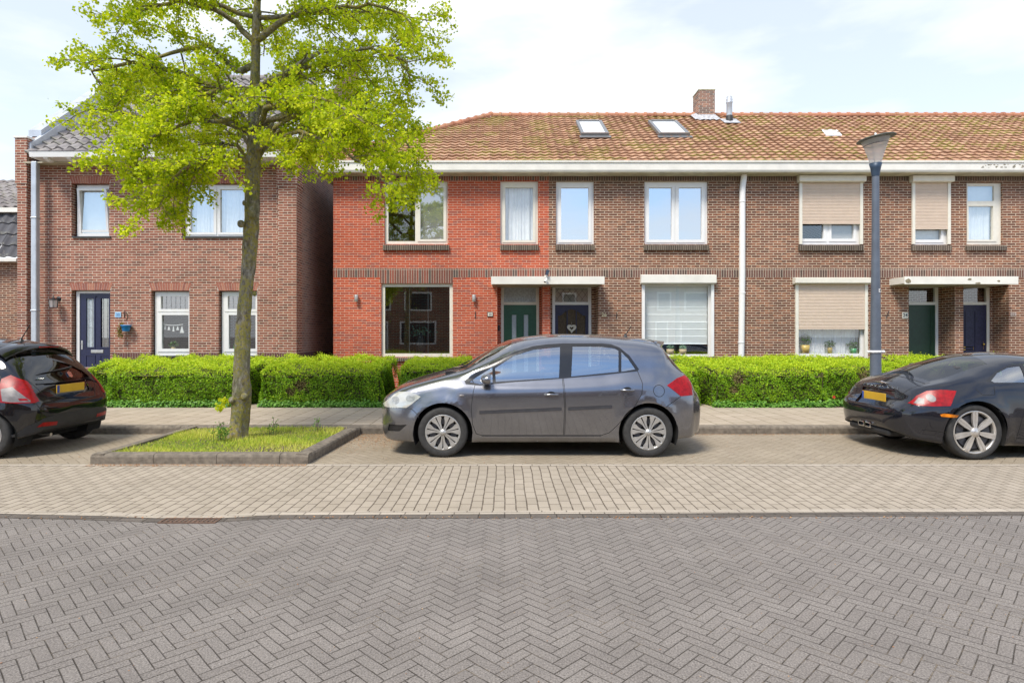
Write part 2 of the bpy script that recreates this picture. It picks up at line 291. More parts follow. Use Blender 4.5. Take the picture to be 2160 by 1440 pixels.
# ---------------------------------------------------------------- mesh building
def tag(o, label=None, cat=None, group=None, kind=None):
    if label: o['label'] = label
    if cat: o['category'] = cat
    if group: o['group'] = group
    if kind: o['kind'] = kind
    return o
def empty(name, loc, label, cat, group=None, rz=0):
    o = bpy.data.objects.new(name, None); COL.objects.link(o); o.location = loc; o.rotation_euler = (0, 0, rz); o.empty_display_size = .2
    return tag(o, label, cat, group)
def parent_to(o, par):
    if par: o.parent = par
    return o
class MB:
    def __init__(s): s.v = []; s.f = []; s.m = []; s.sm = []; s.g = []
    def add(s, vs, fs, mi=0, smooth=False):
        k = len(s.v); k2 = len(s.f); s.v += [tuple(x) for x in vs]; s.f += [tuple(k+i for i in f) for f in fs]; s.m += [mi]*len(fs); s.sm += [smooth]*len(fs); s.g.append((k, len(s.v), k2, len(s.f))); return s
    def box(s, x0, x1, y0, y1, z0, z1, mi=0, M=None):
        vs = [Vector((x, y, z)) for z in (z0, z1) for y in (y0, y1) for x in (x0, x1)]
        if M is not None: vs = [M @ v for v in vs]
        return s.add(vs, [(0, 2, 3, 1), (4, 5, 7, 6), (0, 1, 5, 4), (2, 6, 7, 3), (0, 4, 6, 2), (1, 3, 7, 5)], mi)
    def prism(s, pts, y0, y1, mi=0, ax='y', smooth=False):
        """polygon pts (a,b) in the plane across axis ax, extruded y0..y1"""
        f = {'y': lambda a, b, t: (a, t, b), 'x': lambda a, b, t: (t, a, b), 'z': lambda a, b, t: (a, b, t)}[ax]
        n = len(pts); vs = [f(a, b, y0) for a, b in pts]+[f(a, b, y1) for a, b in pts]
        s.add(vs, [tuple(range(n)), tuple(range(2*n-1, n-1, -1))], mi)
        return s.add(vs, [(i, i+n, (i+1) % n+n, (i+1) % n) for i in range(n)], mi, smooth)
    def tube(s, pts, rad, n=8, mi=0, cap=True, smooth=True):
        pts = [Vector(p) for p in pts]; rad = rad if isinstance(rad, (list, tuple)) else [rad]*len(pts)
        vs = []; up = None
        for i, p in enumerate(pts):
            d = (pts[min(i+1, len(pts)-1)]-pts[max(i-1, 0)]).normalized()
            if up is None: up = d.orthogonal().normalized()
            up = (up-d*up.dot(d)).normalized(); r = d.cross(up)
            for k in range(n):
                a = 2*math.pi*k/n; vs.append(p+(up*math.cos(a)+r*math.sin(a))*rad[i])
        fs = [(i*n+k, i*n+(k+1) % n, (i+1)*n+(k+1) % n, (i+1)*n+k) for i in range(len(pts)-1) for k in range(n)]
        s.add(vs, fs, mi, smooth)
        if cap: s.add(vs[:n], [tuple(range(n-1, -1, -1))], mi); s.add(vs[-n:], [tuple(range(n))], mi)
        return s
    def lathe(s, prof, c=(0, 0, 0), n=24, ax='z', mi=0, smooth=True, M=None, arc=(0, 360)):
        vs = []; c = Vector(c); full = arc[1]-arc[0] >= 360; nn = n if full else n+1
        for r, h in prof:
            for k in range(nn):
                a = R(arc[0]+(arc[1]-arc[0])*k/n); x, y = r*math.cos(a), r*math.sin(a)
                v = Vector({'z': (x, y, h), 'y': (x, h, y), 'x': (h, x, y)}[ax])
                vs.append((M @ v if M is not None else v)+c)
        fs = [(i*nn+k, i*nn+(k+1) % nn, (i+1)*nn+(k+1) % nn, (i+1)*nn+k) for i in range(len(prof)-1) for k in range(n)]
        return s.add(vs, fs, mi, smooth)
    def build_split(s, name, mat, par, world=True):
        for v0, v1, f0, f1 in s.g:
            q = MB(); q.v = s.v[v0:v1]; q.f = [tuple(i-v0 for i in f) for f in s.f[f0:f1]]; q.m = s.m[f0:f1]; q.sm = s.sm[f0:f1]; q.build(name, mat, par, world)
    def build(s, name, mats, par=None, world=True, mod=None):
        me = bpy.data.meshes.new(name); v = s.v
        if par is not None and world:
            l = par.location; v = [(a-l.x, b-l.y, c-l.z) for a, b, c in v]
        me.from_pydata(v, [], s.f)
        mats = mats if isinstance(mats, (list, tuple)) else [mats]
        for m in mats: me.materials.append(MT[m] if isinstance(m, str) else m)
        me.polygons.foreach_set('material_index', s.m); me.polygons.foreach_set('use_smooth', s.sm); me.update()
        o = bpy.data.objects.new(name, me); COL.objects.link(o); o.parent = par
        if mod: b = o.modifiers.new('bevel', 'BEVEL'); b.width = mod; b.segments = 2; b.limit_method = 'ANGLE'
        return o
def fast_mesh(name, V, nper, mat, par=None, attrs=None, smooth=False):
    """V: (n*nper,3) array, faces of nper consecutive verts; attrs: per-face floats"""
    n = len(V)//nper; me = bpy.data.meshes.new(name); V = np.asarray(V, dtype=np.float32)
    if par is not None: V = V-np.array(par.location, dtype=np.float32)
    me.vertices.add(len(V)); me.vertices.foreach_set('co', V.ravel())
    me.loops.add(len(V)); me.loops.foreach_set('vertex_index', np.arange(len(V), dtype=np.int32))
    me.polygons.add(n); me.polygons.foreach_set('loop_start', np.arange(0, n*nper, nper, dtype=np.int32)); me.polygons.foreach_set('loop_total', np.full(n, nper, dtype=np.int32))
    me.update(calc_edges=True)
    for k, a in (attrs or {}).items():
        at = me.attributes.new(k, 'FLOAT', 'FACE'); at.data.foreach_set('value', np.asarray(a, dtype=np.float32))
    me.materials.append(MT[mat]); o = bpy.data.objects.new(name, me); COL.objects.link(o); o.parent = par
    return o
def leaf_verts(C, size, nrm=None, spread=1., asp=.62):
    """diamond leaves at C (n,3); nrm (n,3) preferred facing"""
    n = len(C); C = np.asarray(C); rn = RNG.normal(size=(n, 3))
    N = rn*spread+(nrm if nrm is not None else 0); N /= np.linalg.norm(N, axis=1)[:, None]+1e-9
    d = np.cross(N, RNG.normal(size=(n, 3))); d /= np.linalg.norm(d, axis=1)[:, None]+1e-9
    e = np.cross(N, d); sz = (np.asarray(size)*RNG.uniform(.65, 1.25, n))[:, None]
    return np.stack([C-d*sz*.5, C-d*sz*.05+e*sz*asp*.5+N*sz*.08, C+d*sz*.5, C-d*sz*.05-e*sz*asp*.5+N*sz*.08], 1).reshape(-1, 3)
def txt(s, size, loc, name, mat, par, rx=90, rz=0, ext=.004, bold=False, shear=0, spacing=1., world=True, align='CENTER'):
    cu = bpy.data.curves.new('lettering', 'FONT'); cu.body = s; cu.size = size; cu.extrude = ext; cu.align_x = align; cu.align_y = 'CENTER'; cu.shear = shear; cu.space_character = spacing
    if bold: cu.offset = size*.02
    o = bpy.data.objects.new('lettering', cu); COL.objects.link(o)
    dg = bpy.context.evaluated_depsgraph_get(); me = bpy.data.meshes.new_from_object(o.evaluated_get(dg)); me.name = name
    bpy.data.objects.remove(o); bpy.data.curves.remove(cu)
    Mx = Matrix.Translation(Vector(loc)-(par.location if (par and world) else Vector())) @ Matrix.Rotation(R(rz), 4, 'Z') @ Matrix.Rotation(R(rx), 4, 'X')
    me.transform(Mx); me.materials.clear(); me.materials.append(MT[mat])
    q = bpy.data.objects.new(name, me); COL.objects.link(q); q.parent = par; return q
def PX(px, Y): return (px-PX0)*Y/F
def PZ(py, Y): return H-(py-PY0)*Y/F
def struct(mb, name, mat): return tag(mb.build(name, mat), kind='structure')

# ---------------------------------------------------------------- ground
KZ = .12      # kerb height
YK = 9.34     # kerb face
g_ = MB().add([(-400, -400, -.02), (400, -400, -.02), (400, 900, -.02), (-400, 900, -.02)], [(0, 1, 2, 3)]); struct(g_, 'ground', 'ground')
edge = [(-60, 5.16), (PX(0, 5.16), 5.16), (PX(200, 5.11), 5.10), (PX(330, 5.05), 5.035), (PX(470, 5.05), 5.035), (PX(570, 5.1), 5.12), (PX(1100, 5.15), 5.15), (PX(2160, 5.2), 5.22), (60, 5.9-.4)]
def strip(o0, o1, z, y1=None, y0=None):
    mb = MB()
    for (xa, ya), (xb, yb) in zip(edge[:-1], edge[1:]):
        mb.add([(xa, ya+o0 if y0 is None else y0, z), (xb, yb+o0 if y0 is None else y0, z), (xb, yb+o1 if y1 is None else y1, z), (xa, ya+o1 if y1 is None else y1, z)], [(0, 1, 2, 3)])
    return mb
struct(strip(0, -.105, 0, y0=-3.2), 'road', 'road')
struct(strip(-.105, 0, .0022), 'road_gutter', 'gutter')
struct(strip(0, .10, .004), 'road_edge_row', 'edge')
struct(strip(.10, 0, .0, y1=7.06), 'paver_strip', 'lane')
struct(MB().add([(-60, 7.06, .002), (60, 7.06, .002), (60, 7.16, .002), (-60, 7.16, .002)], [(0, 1, 2, 3)]), 'bay_edge_row', 'edge')
struct(MB().add([(-60, 7.16, 0), (60, 7.16, 0), (60, YK, 0), (-60, YK, 0)], [(0, 1, 2, 3)]), 'parking_bay', 'bay')
struct(MB().add([(-60, YK+.15, KZ), (60, YK+.15, KZ), (60, 11.75, KZ), (-60, 11.75, KZ)], [(0, 1, 2, 3)]), 'sidewalk', 'walk')
struct(MB().add([(-60, 11.75, KZ-.02), (60, 11.75, KZ-.02), (60, 40, KZ-.02), (-60, 40, KZ-.02)], [(0, 1, 2, 3)]), 'garden_soil', 'soil')
gp = MB()
for x0, x1 in ((PX(499, 11.8), PX(545, 11.8)), (PX(1478, 11.8), PX(1502, 11.8))):
    gp.add([(x0-.25, 11.75, KZ), (x1+.1, 11.75, KZ), (x1+.1, 15.2, KZ), (x0-.25, 15.2, KZ)], [(0, 1, 2, 3)])
struct(gp, 'garden_path', 'walk')
struct(MB().add([(-60, -5.6, KZ), (60, -5.6, KZ), (60, -3.35, KZ), (-60, -3.35, KZ)], [(0, 1, 2, 3)]), 'sidewalk_opposite', 'walk')
def kerbline(mb, a, b, w=.15, jl=1.04, z=KZ, j0=0.):
    """kerb stones from a to b, face on the right-hand side of a->b"""
    a = Vector((*a, 0)); b = Vector((*b, 0)); d = (b-a); Ln = d.length; d.normalize(); n = Vector((-d.y, d.x, 0)); t = j0
    while t < Ln:
        t1 = min(t+jl, Ln); p, q = a+d*(t+.003), a+d*(t1-.003)
        pr = [(0, -.02), (0, z-.035), (.012, z-.012), (.04, z+.001), (w, z+.001), (w, -.02)]
        vs = [p+n*u+Vector((0, 0, h)) for u, h in pr]+[q+n*u+Vector((0, 0, h)) for u, h in pr]
        k = len(pr); mb.add(vs, [(i, i+k, i+k+1, i+1) for i in range(k-1)]+[tuple(range(k)), tuple(range(2*k-1, k-1, -1))]); t = t1
# island between the bays
IY0 = 7.15
IL, IR = PX(190, IY0), PX(650, IY0)
kb = MB(); kerbline(kb, (-30, YK), (IL, YK)); kerbline(kb, (IR, YK), (30, YK), j0=.0); kerbline(kb, (IL-.001, YK), (IR+.001, YK), jl=4, z=KZ-.004)
kerbline(kb, (IL+.01, YK-.004), (IL+.006, IY0+.004), jl=1.1, z=KZ+.003); kerbline(kb, (IL, IY0), (IR, IY0), jl=.75); kerbline(kb, (IR-.004, IY0+.006), (IR+.1, YK-.004), jl=1.1, z=KZ+.0035)
kerbline(kb, (60, -3.2), (-60, -3.2)); struct(kb, 'kerb', 'kerb')
struct(MB().add([(IL+.15, IY0+.12, KZ-.03), (IR-.1, IY0+.12, KZ-.03), (IR-.05, YK+.02, KZ-.03), (IL+.15, YK+.02, KZ-.03)], [(0, 1, 2, 3)]), 'verge_soil', 'soil')
# grass on the island
n = 26000
gx = RNG.uniform(IL+.14, IR-.12, n); gy = RNG.uniform(IY0+.13, YK, n)
dens = np.sin(gx*3.1+1)*np.sin(gy*4.3)+RNG.normal(size=n)*.7; keep = dens > -.6; gx, gy = gx[keep], gy[keep]; n = len(gx)
ht = RNG.uniform(.015, .048, n)*(1+.5*np.sin(gx*2.3+gy*5)); an = RNG.uniform(0, 6.28, n); w_ = .004
dx, dy = np.cos(an), np.sin(an); ln_ = RNG.uniform(.2, 1.1, n)*ht
A = np.stack([gx-dy*w_, gy+dx*w_, np.full(n, KZ-.03)], 1); B = np.stack([gx+dy*w_, gy-dx*w_, np.full(n, KZ-.03)], 1); T = np.stack([gx+dx*ln_, gy+dy*ln_, KZ-.03+ht], 1)
tint = np.clip(.45+.25*np.sin(gx*1.9)*np.cos(gy*3.7+gx)+RNG.normal(size=n)*.22, 0, 1)
tag(fast_mesh('grass', np.stack([A, B, T], 1).reshape(-1, 3), 3, 'grass', attrs={'tint': tint}), kind='stuff')
# fallen buds and dust along the kerbs
pts = []
def scatter(n, fx, fy):
    for _ in range(n): pts.append((fx(), fy(), .004))
U = random.uniform
scatter(3600, lambda: U(IR+.1, 12), lambda: YK-.02-abs(random.gauss(0, .05)))
scatter(2200, lambda: U(IR+.03, IR+.9), lambda: YK-.05-abs(random.gauss(0, .55)))
scatter(1300, lambda: U(IL, IR), lambda: IY0-.02-abs(random.gauss(0, .05)))
scatter(400, lambda: U(-10, IL), lambda: YK-.02-abs(random.gauss(0, .04)))
scatter(900, lambda: U(-8, 10), lambda: U(7.2, 9.2))
scatter(700, lambda: U(-7, 8), lambda: 5.08-abs(random.gauss(0, .05)))
for p in [(U(-10, 12), U(11.72, 11.95), KZ+.003) for _ in range(1500)]: pts.append(p)
scatter(350, lambda: U(-7, 8), lambda: U(2.3, 5.0))
P_ = np.array(pts); sz = RNG.uniform(.006, .016, len(P_))
far = P_[:, 1] < 5; sz[far] *= .55
tag(fast_mesh('fallen_buds', leaf_verts(P_, sz*1.4, np.tile([0, 0, 3.], (len(P_), 1)), .5), 4, 'litter', attrs={'tint': RNG.uniform(0, 1, len(P_))}), kind='stuff')
# gully grate in the gutter
gt = empty('drain_grate', (-2.6, 4.965, 0), 'rusty iron gully grate in the gutter at the left of the road', 'drain')
mb = MB(); x0, x1, y0, y1 = -2.83, -2.36, 4.90, 5.03
mb.box(x0, x1, y0, y0+.015, -.01, .008); mb.box(x0, x1, y1-.015, y1, -.01, .008); mb.box(x0, x0+.015, y0+.015, y1-.015, -.01, .008); mb.box(x1-.015, x1, y0+.015, y1-.015, -.01, .008)
for i in range(12):
    xx = x0+.045+i*.037; mb.box(xx, xx+.014, y0+.015, y1-.015, -.01, .006)
mb.box(x0+.015, x1-.015, (y0+y1)/2-.006, (y0+y1)/2+.006, -.009, .004)
mb.build('grating', plain('rusty_iron', (.13, .075, .05), .8, var=.4, sc=30), gt)
MB().box(x0+.002, x1-.002, y0+.002, y1-.002, -.0155, -.0005).build('drain_hole', 'blk', gt)
# ---------------------------------------------------------------- building helpers
YF, YL, YW = 15.3, 14.75, 14.75
def holes_panel(mb, x0, x1, z0, z1, y, depth, holes, mi=0, outer=False):
    """plate at y facing -Y with rectangular holes whose reveals go back by depth"""
    xs = sorted({x0, x1, *[a for h in holes for a in h[:2]]}); zs = sorted({z0, z1, *[a for h in holes for a in h[2:4]]})
    xs = [x for x in xs if x0 <= x <= x1]; zs = [z for z in zs if z0 <= z <= z1]
    ins = lambda x, z: any(h[0] < x < h[1] and h[2] < z < h[3] for h in holes)
    for a, b in zip(xs[:-1], xs[1:]):
        for c, d in zip(zs[:-1], zs[1:]):
            if not ins((a+b)/2, (c+d)/2): mb.add([(a, y, c), (b, y, c), (b, y, d), (a, y, d)], [(0, 1, 2, 3)], mi)
    for h in holes:
        a, b, c, d = h[:4]; dp = h[4] if len(h) > 4 else depth; Y = y+dp
        mb.add([(a, y, c), (b, y, c), (b, y, d), (a, y, d), (a, Y, c), (b, Y, c), (b, Y, d), (a, Y, d)], [(0, 4, 5, 1), (3, 2, 6, 7), (0, 3, 7, 4), (1, 5, 6, 2)], mi)
    if outer:
        Y = y+depth; mb.add([(x0, y, z0), (x1, y, z0), (x1, y, z1), (x0, y, z1), (x0, Y, z0), (x1, Y, z0), (x1, Y, z1), (x0, Y, z1)], [(0, 1, 5, 4), (3, 7, 6, 2), (0, 4, 7, 3), (1, 2, 6, 5)], mi)
def pr(px0, px1, py0, py1, Y): return (PX(px0, Y), PX(px1, Y), PZ(py1, Y), PZ(py0, Y))
def window(par, fr, panes, Y, fmat='white', gmat='gl', rec=.06, sashes=(), name='window', back=None):
    """fr and panes in photo pixels measured on plane Y; back: (material, kind, offset)"""
    x0, x1, z0, z1 = pr(*fr, Y); y = Y+rec
    hl = [pr(*p[:4], Y) for p in panes]; mb = MB(); holes_panel(mb, x0, x1, z0, z1, y, .06, hl, outer=True)
    w = mb.build(name, fmat, par)
    for s_ in sashes:      # a raised sash frame round a pane
        a, b, c, d = pr(*s_, Y); k = .013; m2 = MB()
        inner = [h for h in hl if a < h[0] and h[1] < b and c < h[2] and h[3] < d]
        holes_panel(m2, a, b, c, d, y-.016, .014, inner, outer=True); parent_sub(m2.build('sash', fmat, None), w)
    for p, h in zip(panes, hl):
        g = MB().add([(h[0], y+.03, h[2]), (h[1], y+.03, h[2]), (h[1], y+.03, h[3]), (h[0], y+.03, h[3])], [(0, 1, 2, 3)]).build('pane', p[4] if len(p) > 4 else gmat, None); parent_sub(g, w)
        if len(p) > 5 and p[5]: parent_sub(backing(h, y, p[5]), w)
    return w
def parent_sub(o, w):
    o.parent = w; off = w.parent.location if w.parent else Vector()
    o.matrix_parent_inverse = Matrix.Translation(-off) if True else Matrix(); return o
def backing(h, y, kind):
    a, b, c, d = h; m = MB()
    if kind == 'curtain':
        n = int((b-a)/.012); vs = []
        for i in range(n+1):
            x = a-.03+(b-a+.06)*i/n; yy = y+.13+.016*math.sin(i*.9+math.sin(i*.21)*2)+.012*math.sin(i*.37); vs += [(x, yy, c-.03), (x, yy, d+.03)]
        m.add(vs, [(2*i, 2*i+2, 2*i+3, 2*i+1) for i in range(n)], 0, True); return m.build('curtain', 'curtain', None)
    if kind == 'half':
        n = int((b-a)/.012); vs = []
        for i in range(n+1):
            x = a-.03+(b-a+.06)*i/n; yy = y+.16+.016*math.sin(i*.9+math.sin(i*.3)*2); vs += [(x, yy, c-.03), (x, yy, d+.03)]
        m.add(vs, [(2*i, 2*i+2, 2*i+3, 2*i+1) for i in range(n)], 0, True); return m.build('curtain', 'curtain', None)
    if kind == 'board': return m.box(a-.05, b+.05, y+.12, y+.13, c-.05, d+.05).build('roller_blind', 'board', None)
    if kind == 'grey': return m.box(a-.02, b+.02, y+.07, y+.075, c-.02, d+.02).build('roller_blind', 'curtain2', None)
    if kind == 'top':    # a blind let down part of the way
        return m.box(a, b, y+.07, y+.075, c+(d-c)*.45, d+.02).build('roller_blind', 'board', None)
    if kind == 'fabric':
        n = 8; vs = []
        for i in range(n): 
            z1 = d+.02-(d-c)*.86/n*i; z0 = z1-(d-c)*.86/n; m.add([(a, y+.085, z1), (b, y+.085, z1), (b, y+.10, z0+.01), (a, y+.10, z0+.01), (a, y+.08, z0-.006), (b, y+.08, z0-.006)], [(0, 1, 2, 3), (3, 2, 5, 4)])
        return m.build('roman_blind', 'blind', None)
    if kind == 'slats':
        n = int((d-c)/.05)
        for i in range(n): z = d-.03-i*.05; m.box(a, b, y+.09, y+.125, z, z+.003, M=None)
        for x in (a+(b-a)*.37, a+(b-a)*.66): m.box(x-.012, x+.012, y+.088, y+.13, c, d)
        return m.build('venetian_blind', 'dark', None)
def sill(par, px0, px1, py0, py1, Y, mat='sill', proud=.07):
    a, b, c, d = pr(px0, px1, py0, py1, Y-proud*.5); m = MB()
    m.prism([(Y-proud, c), (Y-proud, d-.025), (Y+.12, d+.03), (Y+.12, c)], a, b, ax='x'); return m.build('sill', mat, par, mod=.006)
def shell(mb, x0, x1, y, z1, holes, back, depth=.12, left=True, right=True, zt=None):
    holes_panel(mb, x0, x1, 0, z1, y, depth, holes)
    if left: mb.add([(x0, y, 0), (x0, back, 0), (x0, back, z1), (x0, y, z1)], [(0, 3, 2, 1)])
    if right: mb.add([(x1, y, 0), (x1, back, 0), (x1, back, z1), (x1, y, z1)], [(0, 1, 2, 3)])
    mb.add([(x0, back, 0), (x1, back, 0), (x1, back, z1), (x0, back, z1)], [(0, 3, 2, 1)])
def tiles(par, x0, x1, p0, p1, tw, gauge, mat, amp=.018, step=.02, clip=(), name='roof', shape='wave', seed=1, sag=0.):
    """tiled slope from eave p0=(y,z) to ridge p1=(y,z); real overlapping waves of tiles"""
    rng = np.random.default_rng(seed); dy, dz = p1[0]-p0[0], p1[1]-p0[1]; Ln = math.hypot(dy, dz); uy, uz = dy/Ln, dz/Ln; ny, nz_ = -uz, uy
    rows = int(round(Ln/gauge)); gl = Ln/rows; per = 6; nx = int(round((x1-x0)/tw)); tw = (x1-x0)/nx
    V = []; tint = []; edg = []
    for r in range(rows):
        v0 = r*gl; v1 = min((r+1)*gl+.012, Ln); jit = rng.normal(size=nx)*.0035; tj = rng.uniform(0, 1, nx)
        xs = x0+np.arange(nx*per+1)*tw/per; ph = (np.arange(nx*per+1) % per)/per
        if shape == 'wave': wv = amp*np.cos(2*np.pi*(np.arange(nx*per+1)/per))
        else: wv = amp*(np.abs(((np.arange(nx*per+1)/per) % 1)-.5)*2)**1.5*1.6
        for ci in range(nx*per):
            t = ci//per; ja, jb = jit[t], jit[t]
            for (va, vb, ha, hb, e) in ((v0, v0+(v1-v0)*.22, step, step*.78, 1.), (v0+(v1-v0)*.22, v1, step*.78, 0., 0.)):
                q = []
                for cx, v, h, j in ((ci, va, ha, ja), (ci+1, va, ha, jb), (ci+1, vb, hb, jb), (ci, vb, hb, ja)):
                    hh = h+wv[cx]+j+.012*math.sin(xs[cx]*1.1+v)*sag; q.append((xs[cx], p0[0]+uy*v+ny*hh, p0[1]+uz*v+nz_*hh))
                V += q; tint.append(tj[t]); edg.append(e)
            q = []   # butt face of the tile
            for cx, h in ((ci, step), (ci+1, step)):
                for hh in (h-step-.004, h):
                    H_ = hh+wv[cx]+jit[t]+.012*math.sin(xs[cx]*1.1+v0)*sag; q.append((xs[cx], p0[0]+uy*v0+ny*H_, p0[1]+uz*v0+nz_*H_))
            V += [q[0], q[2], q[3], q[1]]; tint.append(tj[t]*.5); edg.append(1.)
    V = np.array(V)
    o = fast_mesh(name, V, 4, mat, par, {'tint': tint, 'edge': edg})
    if clip:
        bm = bmesh.new(); bm.from_mesh(o.data); l = Vector(par.location)
        for co, no in clip:
            bmesh.ops.bisect_plane(bm, geom=bm.verts[:]+bm.edges[:]+bm.faces[:], plane_co=Vector(co)-l, plane_no=no, clear_outer=True)
        bm.to_mesh(o.data); bm.free()
    return o
def ridge(par, a, b, r=.10, ln=.31, mat='ridge', name='ridge_tiles'):
    a, b = Vector(a), Vector(b); d = b-a; n = max(1, round(d.length/ln)); ln = d.length/n; d.normalize(); V = []; tint = []; s = d.cross(Vector((0, 0, 1))).normalized(); u = s.cross(d)
    for i in range(n):
        p = a+d*(i*ln); t = random.random()
        segs = ((0, r*1.0), (ln*.80, r*.93), (ln*.82, r*1.16), (ln*1.04, r*1.22), (ln*1.045, r*1.0))
        for (l0, r0), (l1, r1) in zip(segs[:-1], segs[1:]):
            for k in range(8):
                a0, a1 = math.pi*(k/8*1.2-.1), math.pi*((k+1)/8*1.2-.1)
                V += [p+d*l0+(s*math.cos(a0)+u*math.sin(a0))*r0, p+d*l1+(s*math.cos(a0)+u*math.sin(a0))*r1, p+d*l1+(s*math.cos(a1)+u*math.sin(a1))*r1, p+d*l0+(s*math.cos(a1)+u*math.sin(a1))*r0]; tint.append(t)
    return fast_mesh(name, np.array([tuple(v) for v in V]), 4, mat, par, {'tint': tint, 'edge': [0]*len(tint)}, True)
def wallbox(par, name, px, mat, Y, proud=.003):
    a, b, c, d = pr(*px, Y); return MB().box(a, b, Y-proud, Y+.05, c, d).build(name, mat, par)
BAND, TOPB = (PZ(585, YF), PZ(566, YF)), (PZ(381, YF), PZ(361, YF))
def hbox(par, name, x0, x1, z, mat, Y=YF, proud=.003): return MB().box(x0, x1, Y-proud, Y+.02, z[0], z[1]).build(name, mat, par)
EV, EZ, RY, RZ = 14.92, 5.83, 19.15, 8.50    # eave and ridge of the terrace
KS = (RZ-EZ)/(RY-EV)
XA, XB, XC, XD, XE = PX(703, YF), PX(1158, YF), PX(1563.5, YF), 11.55, 18.6
WT = 5.62
def gutter_board(par, x0, x1, worn=False):
    mb = MB(); prf = [(EV, 5.58), (EV-.02, 5.62), (EV-.02, 5.80), (EV-.045, 5.805), (EV-.045, 5.845), (EV+.0, 5.845), (EV+.0, 5.80), (YF+.02, 5.80), (YF+.02, 5.58)]
    mb.prism(prf, x0, x1, ax='x'); o = mb.build('gutter_board', 'fascia', par)
    parent_sub(MB().box(x0+.01, x1-.01, EV+.005, YF+.1, 5.565, 5.579).build('soffit', 'soffit', None), o)
    parent_sub(MB().box(x0+.01, x1-.01, EV+.0, EV+.10, 5.846, 5.852).build('gutter_lining', 'lead', None), o); return o
def house_shell(par, x0, x1, holes, mat, left=True, right=False):
    mb = MB(); shell(mb, x0, x1, YF, WT, holes, 23.2, left=left, right=right); MB().box(x0+.01, x1-.01, YF+.2, 23.1, 5.56, 5.61).build('attic_light_stop', 'room', par); return mb.build('wall', mat, par)  # unseen attic slab added to stop light leaking through the roof into the rooms
def back_roof(par, x0, x1, x0r=None):
    return MB().add([(x0, RY+4.3, EZ-.05), (x1, RY+4.3, EZ-.05), (x1, RY, RZ-.02), (x0r or x0, RY, RZ-.02)], [(0, 1, 2, 3)]).build('rear_roof', 'tile_red', par)
def portal(par, px0, px1, lf, hasleft, hasright, mat):
    pass
def door_frame(par, x0, x1, zt, Y, fmat, leaf, tr, zb=.14, gm='gl_low'):
    """frame with transom light; leaf and tr are (x0,x1,z0,z1)"""
    mb = MB(); holes_panel(mb, x0, x1, zb, zt, Y, .07, [leaf, tr], outer=True); f = mb.build('door_frame', fmat, par)
    parent_sub(MB().add([(tr[0], Y+.03, tr[2]), (tr[1], Y+.03, tr[2]), (tr[1], Y+.03, tr[3]), (tr[0], Y+.03, tr[3])], [(0, 1, 2, 3)]).build('transom_pane', gm, None), f); return f
def recess(par, x0, x1, zt, mat, dep=.5, sides=(1, 1)):
    mb = MB(); y0, y1 = YF+.0, YF+dep
    if sides[0]: mb.add([(x0, y0, .1), (x0, y1, .1), (x0, y1, zt), (x0, y0, zt)], [(0, 1, 2, 3)])
    if sides[1]: mb.add([(x1, y0, .1), (x1, y1, .1), (x1, y1, zt), (x1, y0, zt)], [(0, 3, 2, 1)])
    return mb
YR = YF+.5
def recessed_door(par, x0, x1, f0, f1, zt, mat, fmat, doorfn, tm='gl_low', leafw=.035, zl=None):
    """porch x0..x1 (already a hole in the wall, .5 deep), frame f0..f1"""
    zl = zl or PZ(643, YR); zt2 = PZ(607, YR); zb2 = PZ(637, YR)
    lf = (f0+.07, f1-.07, .2, zl); tr = (f0+.075, f1-.085, zb2, zt2)
    door_frame(par, f0, f1, zt, YR-.02, fmat, lf, tr, gm=tm)
    sd_ = MB()
    if f0-x0 > .02: sd_.add([(x0, YR-.01, .1), (f0, YR-.01, .1), (f0, YR-.01, zt), (x0, YR-.01, zt)], [(0, 1, 2, 3)])
    if x1-f1 > .02: sd_.add([(f1, YR-.01, .1), (x1, YR-.01, .1), (x1, YR-.01, zt), (f1, YR-.01, zt)], [(0, 1, 2, 3)])
    if sd_.v: sd_.build('porch_wall', mat, par)
    MB().box(x0, x1, YF, YR+.1, .1, .2).build('doorstep', 'kerb', par)
    return doorfn(par, lf)
def canopy(par, x0, x1, y0, chips=False):
    z0, z1 = PZ(599.5, 14.72), PZ(584, 14.72); mb = MB(); mb.box(x0, x1, y0, YF+.48, z0+.02, z1)
    mb.box(x0-.012, x1+.012, y0-.02, y0-.001, z0, z1+.01)
    o = mb.build('canopy', 'fascia', par, mod=.004)
    parent_sub(MB().box(x0+.02, x1-.02, y0+.01, YF+.47, z0+.005, z0+.018).build('canopy_soffit', 'soffit', None), o)
    return o
ZP = PZ(599.5, 14.72)+.03      # porch head
# ================================================================ end-terrace house in red brick
hr = empty('brick_house', (XA, YF, 0), 'end terrace house in bright red brick with a large shop-like window and green door', 'house', 'terraced houses with one orange tiled roof')
pX0, pX1 = PX(1049, YF), PX(1144, YF)
holes = [pr(811, 944, 383, 515, YF), pr(1055.5, 1135, 382, 515, YF), pr(804, 955, 598, 753, YF), (pX0, pX1, .1, ZP, .5)]
house_shell(hr, XA, XB, holes, 'brick_red', left=True)
hbox(hr, 'soldier_band', XA-.003, PX(802, YF), BAND, 'sold_red'); hbox(hr, 'soldier_band', PX(955, YF), XB, BAND, 'sold_red')
hbox(hr, 'lintel', PX(802, YF), PX(955, YF), (PZ(597.5, YF), BAND[1]), 'sold_red', proud=.005)
hbox(hr, 'top_band', XA-.003, XB, TOPB, 'sold_red')
window(hr, (811, 944, 383, 515), [(818, 875, 391, 508, 'gl_low'), (886, 935, 395, 504, 'gl', 'grey')], YF, 'cream', sashes=[(880, 941, 388, 509)])
window(hr, (1055.5, 1135, 382, 515), [(1066, 1124.5, 395, 506, 'gl_low', 'curtain')], YF, 'cream', sashes=[(1060, 1130, 388, 511)])
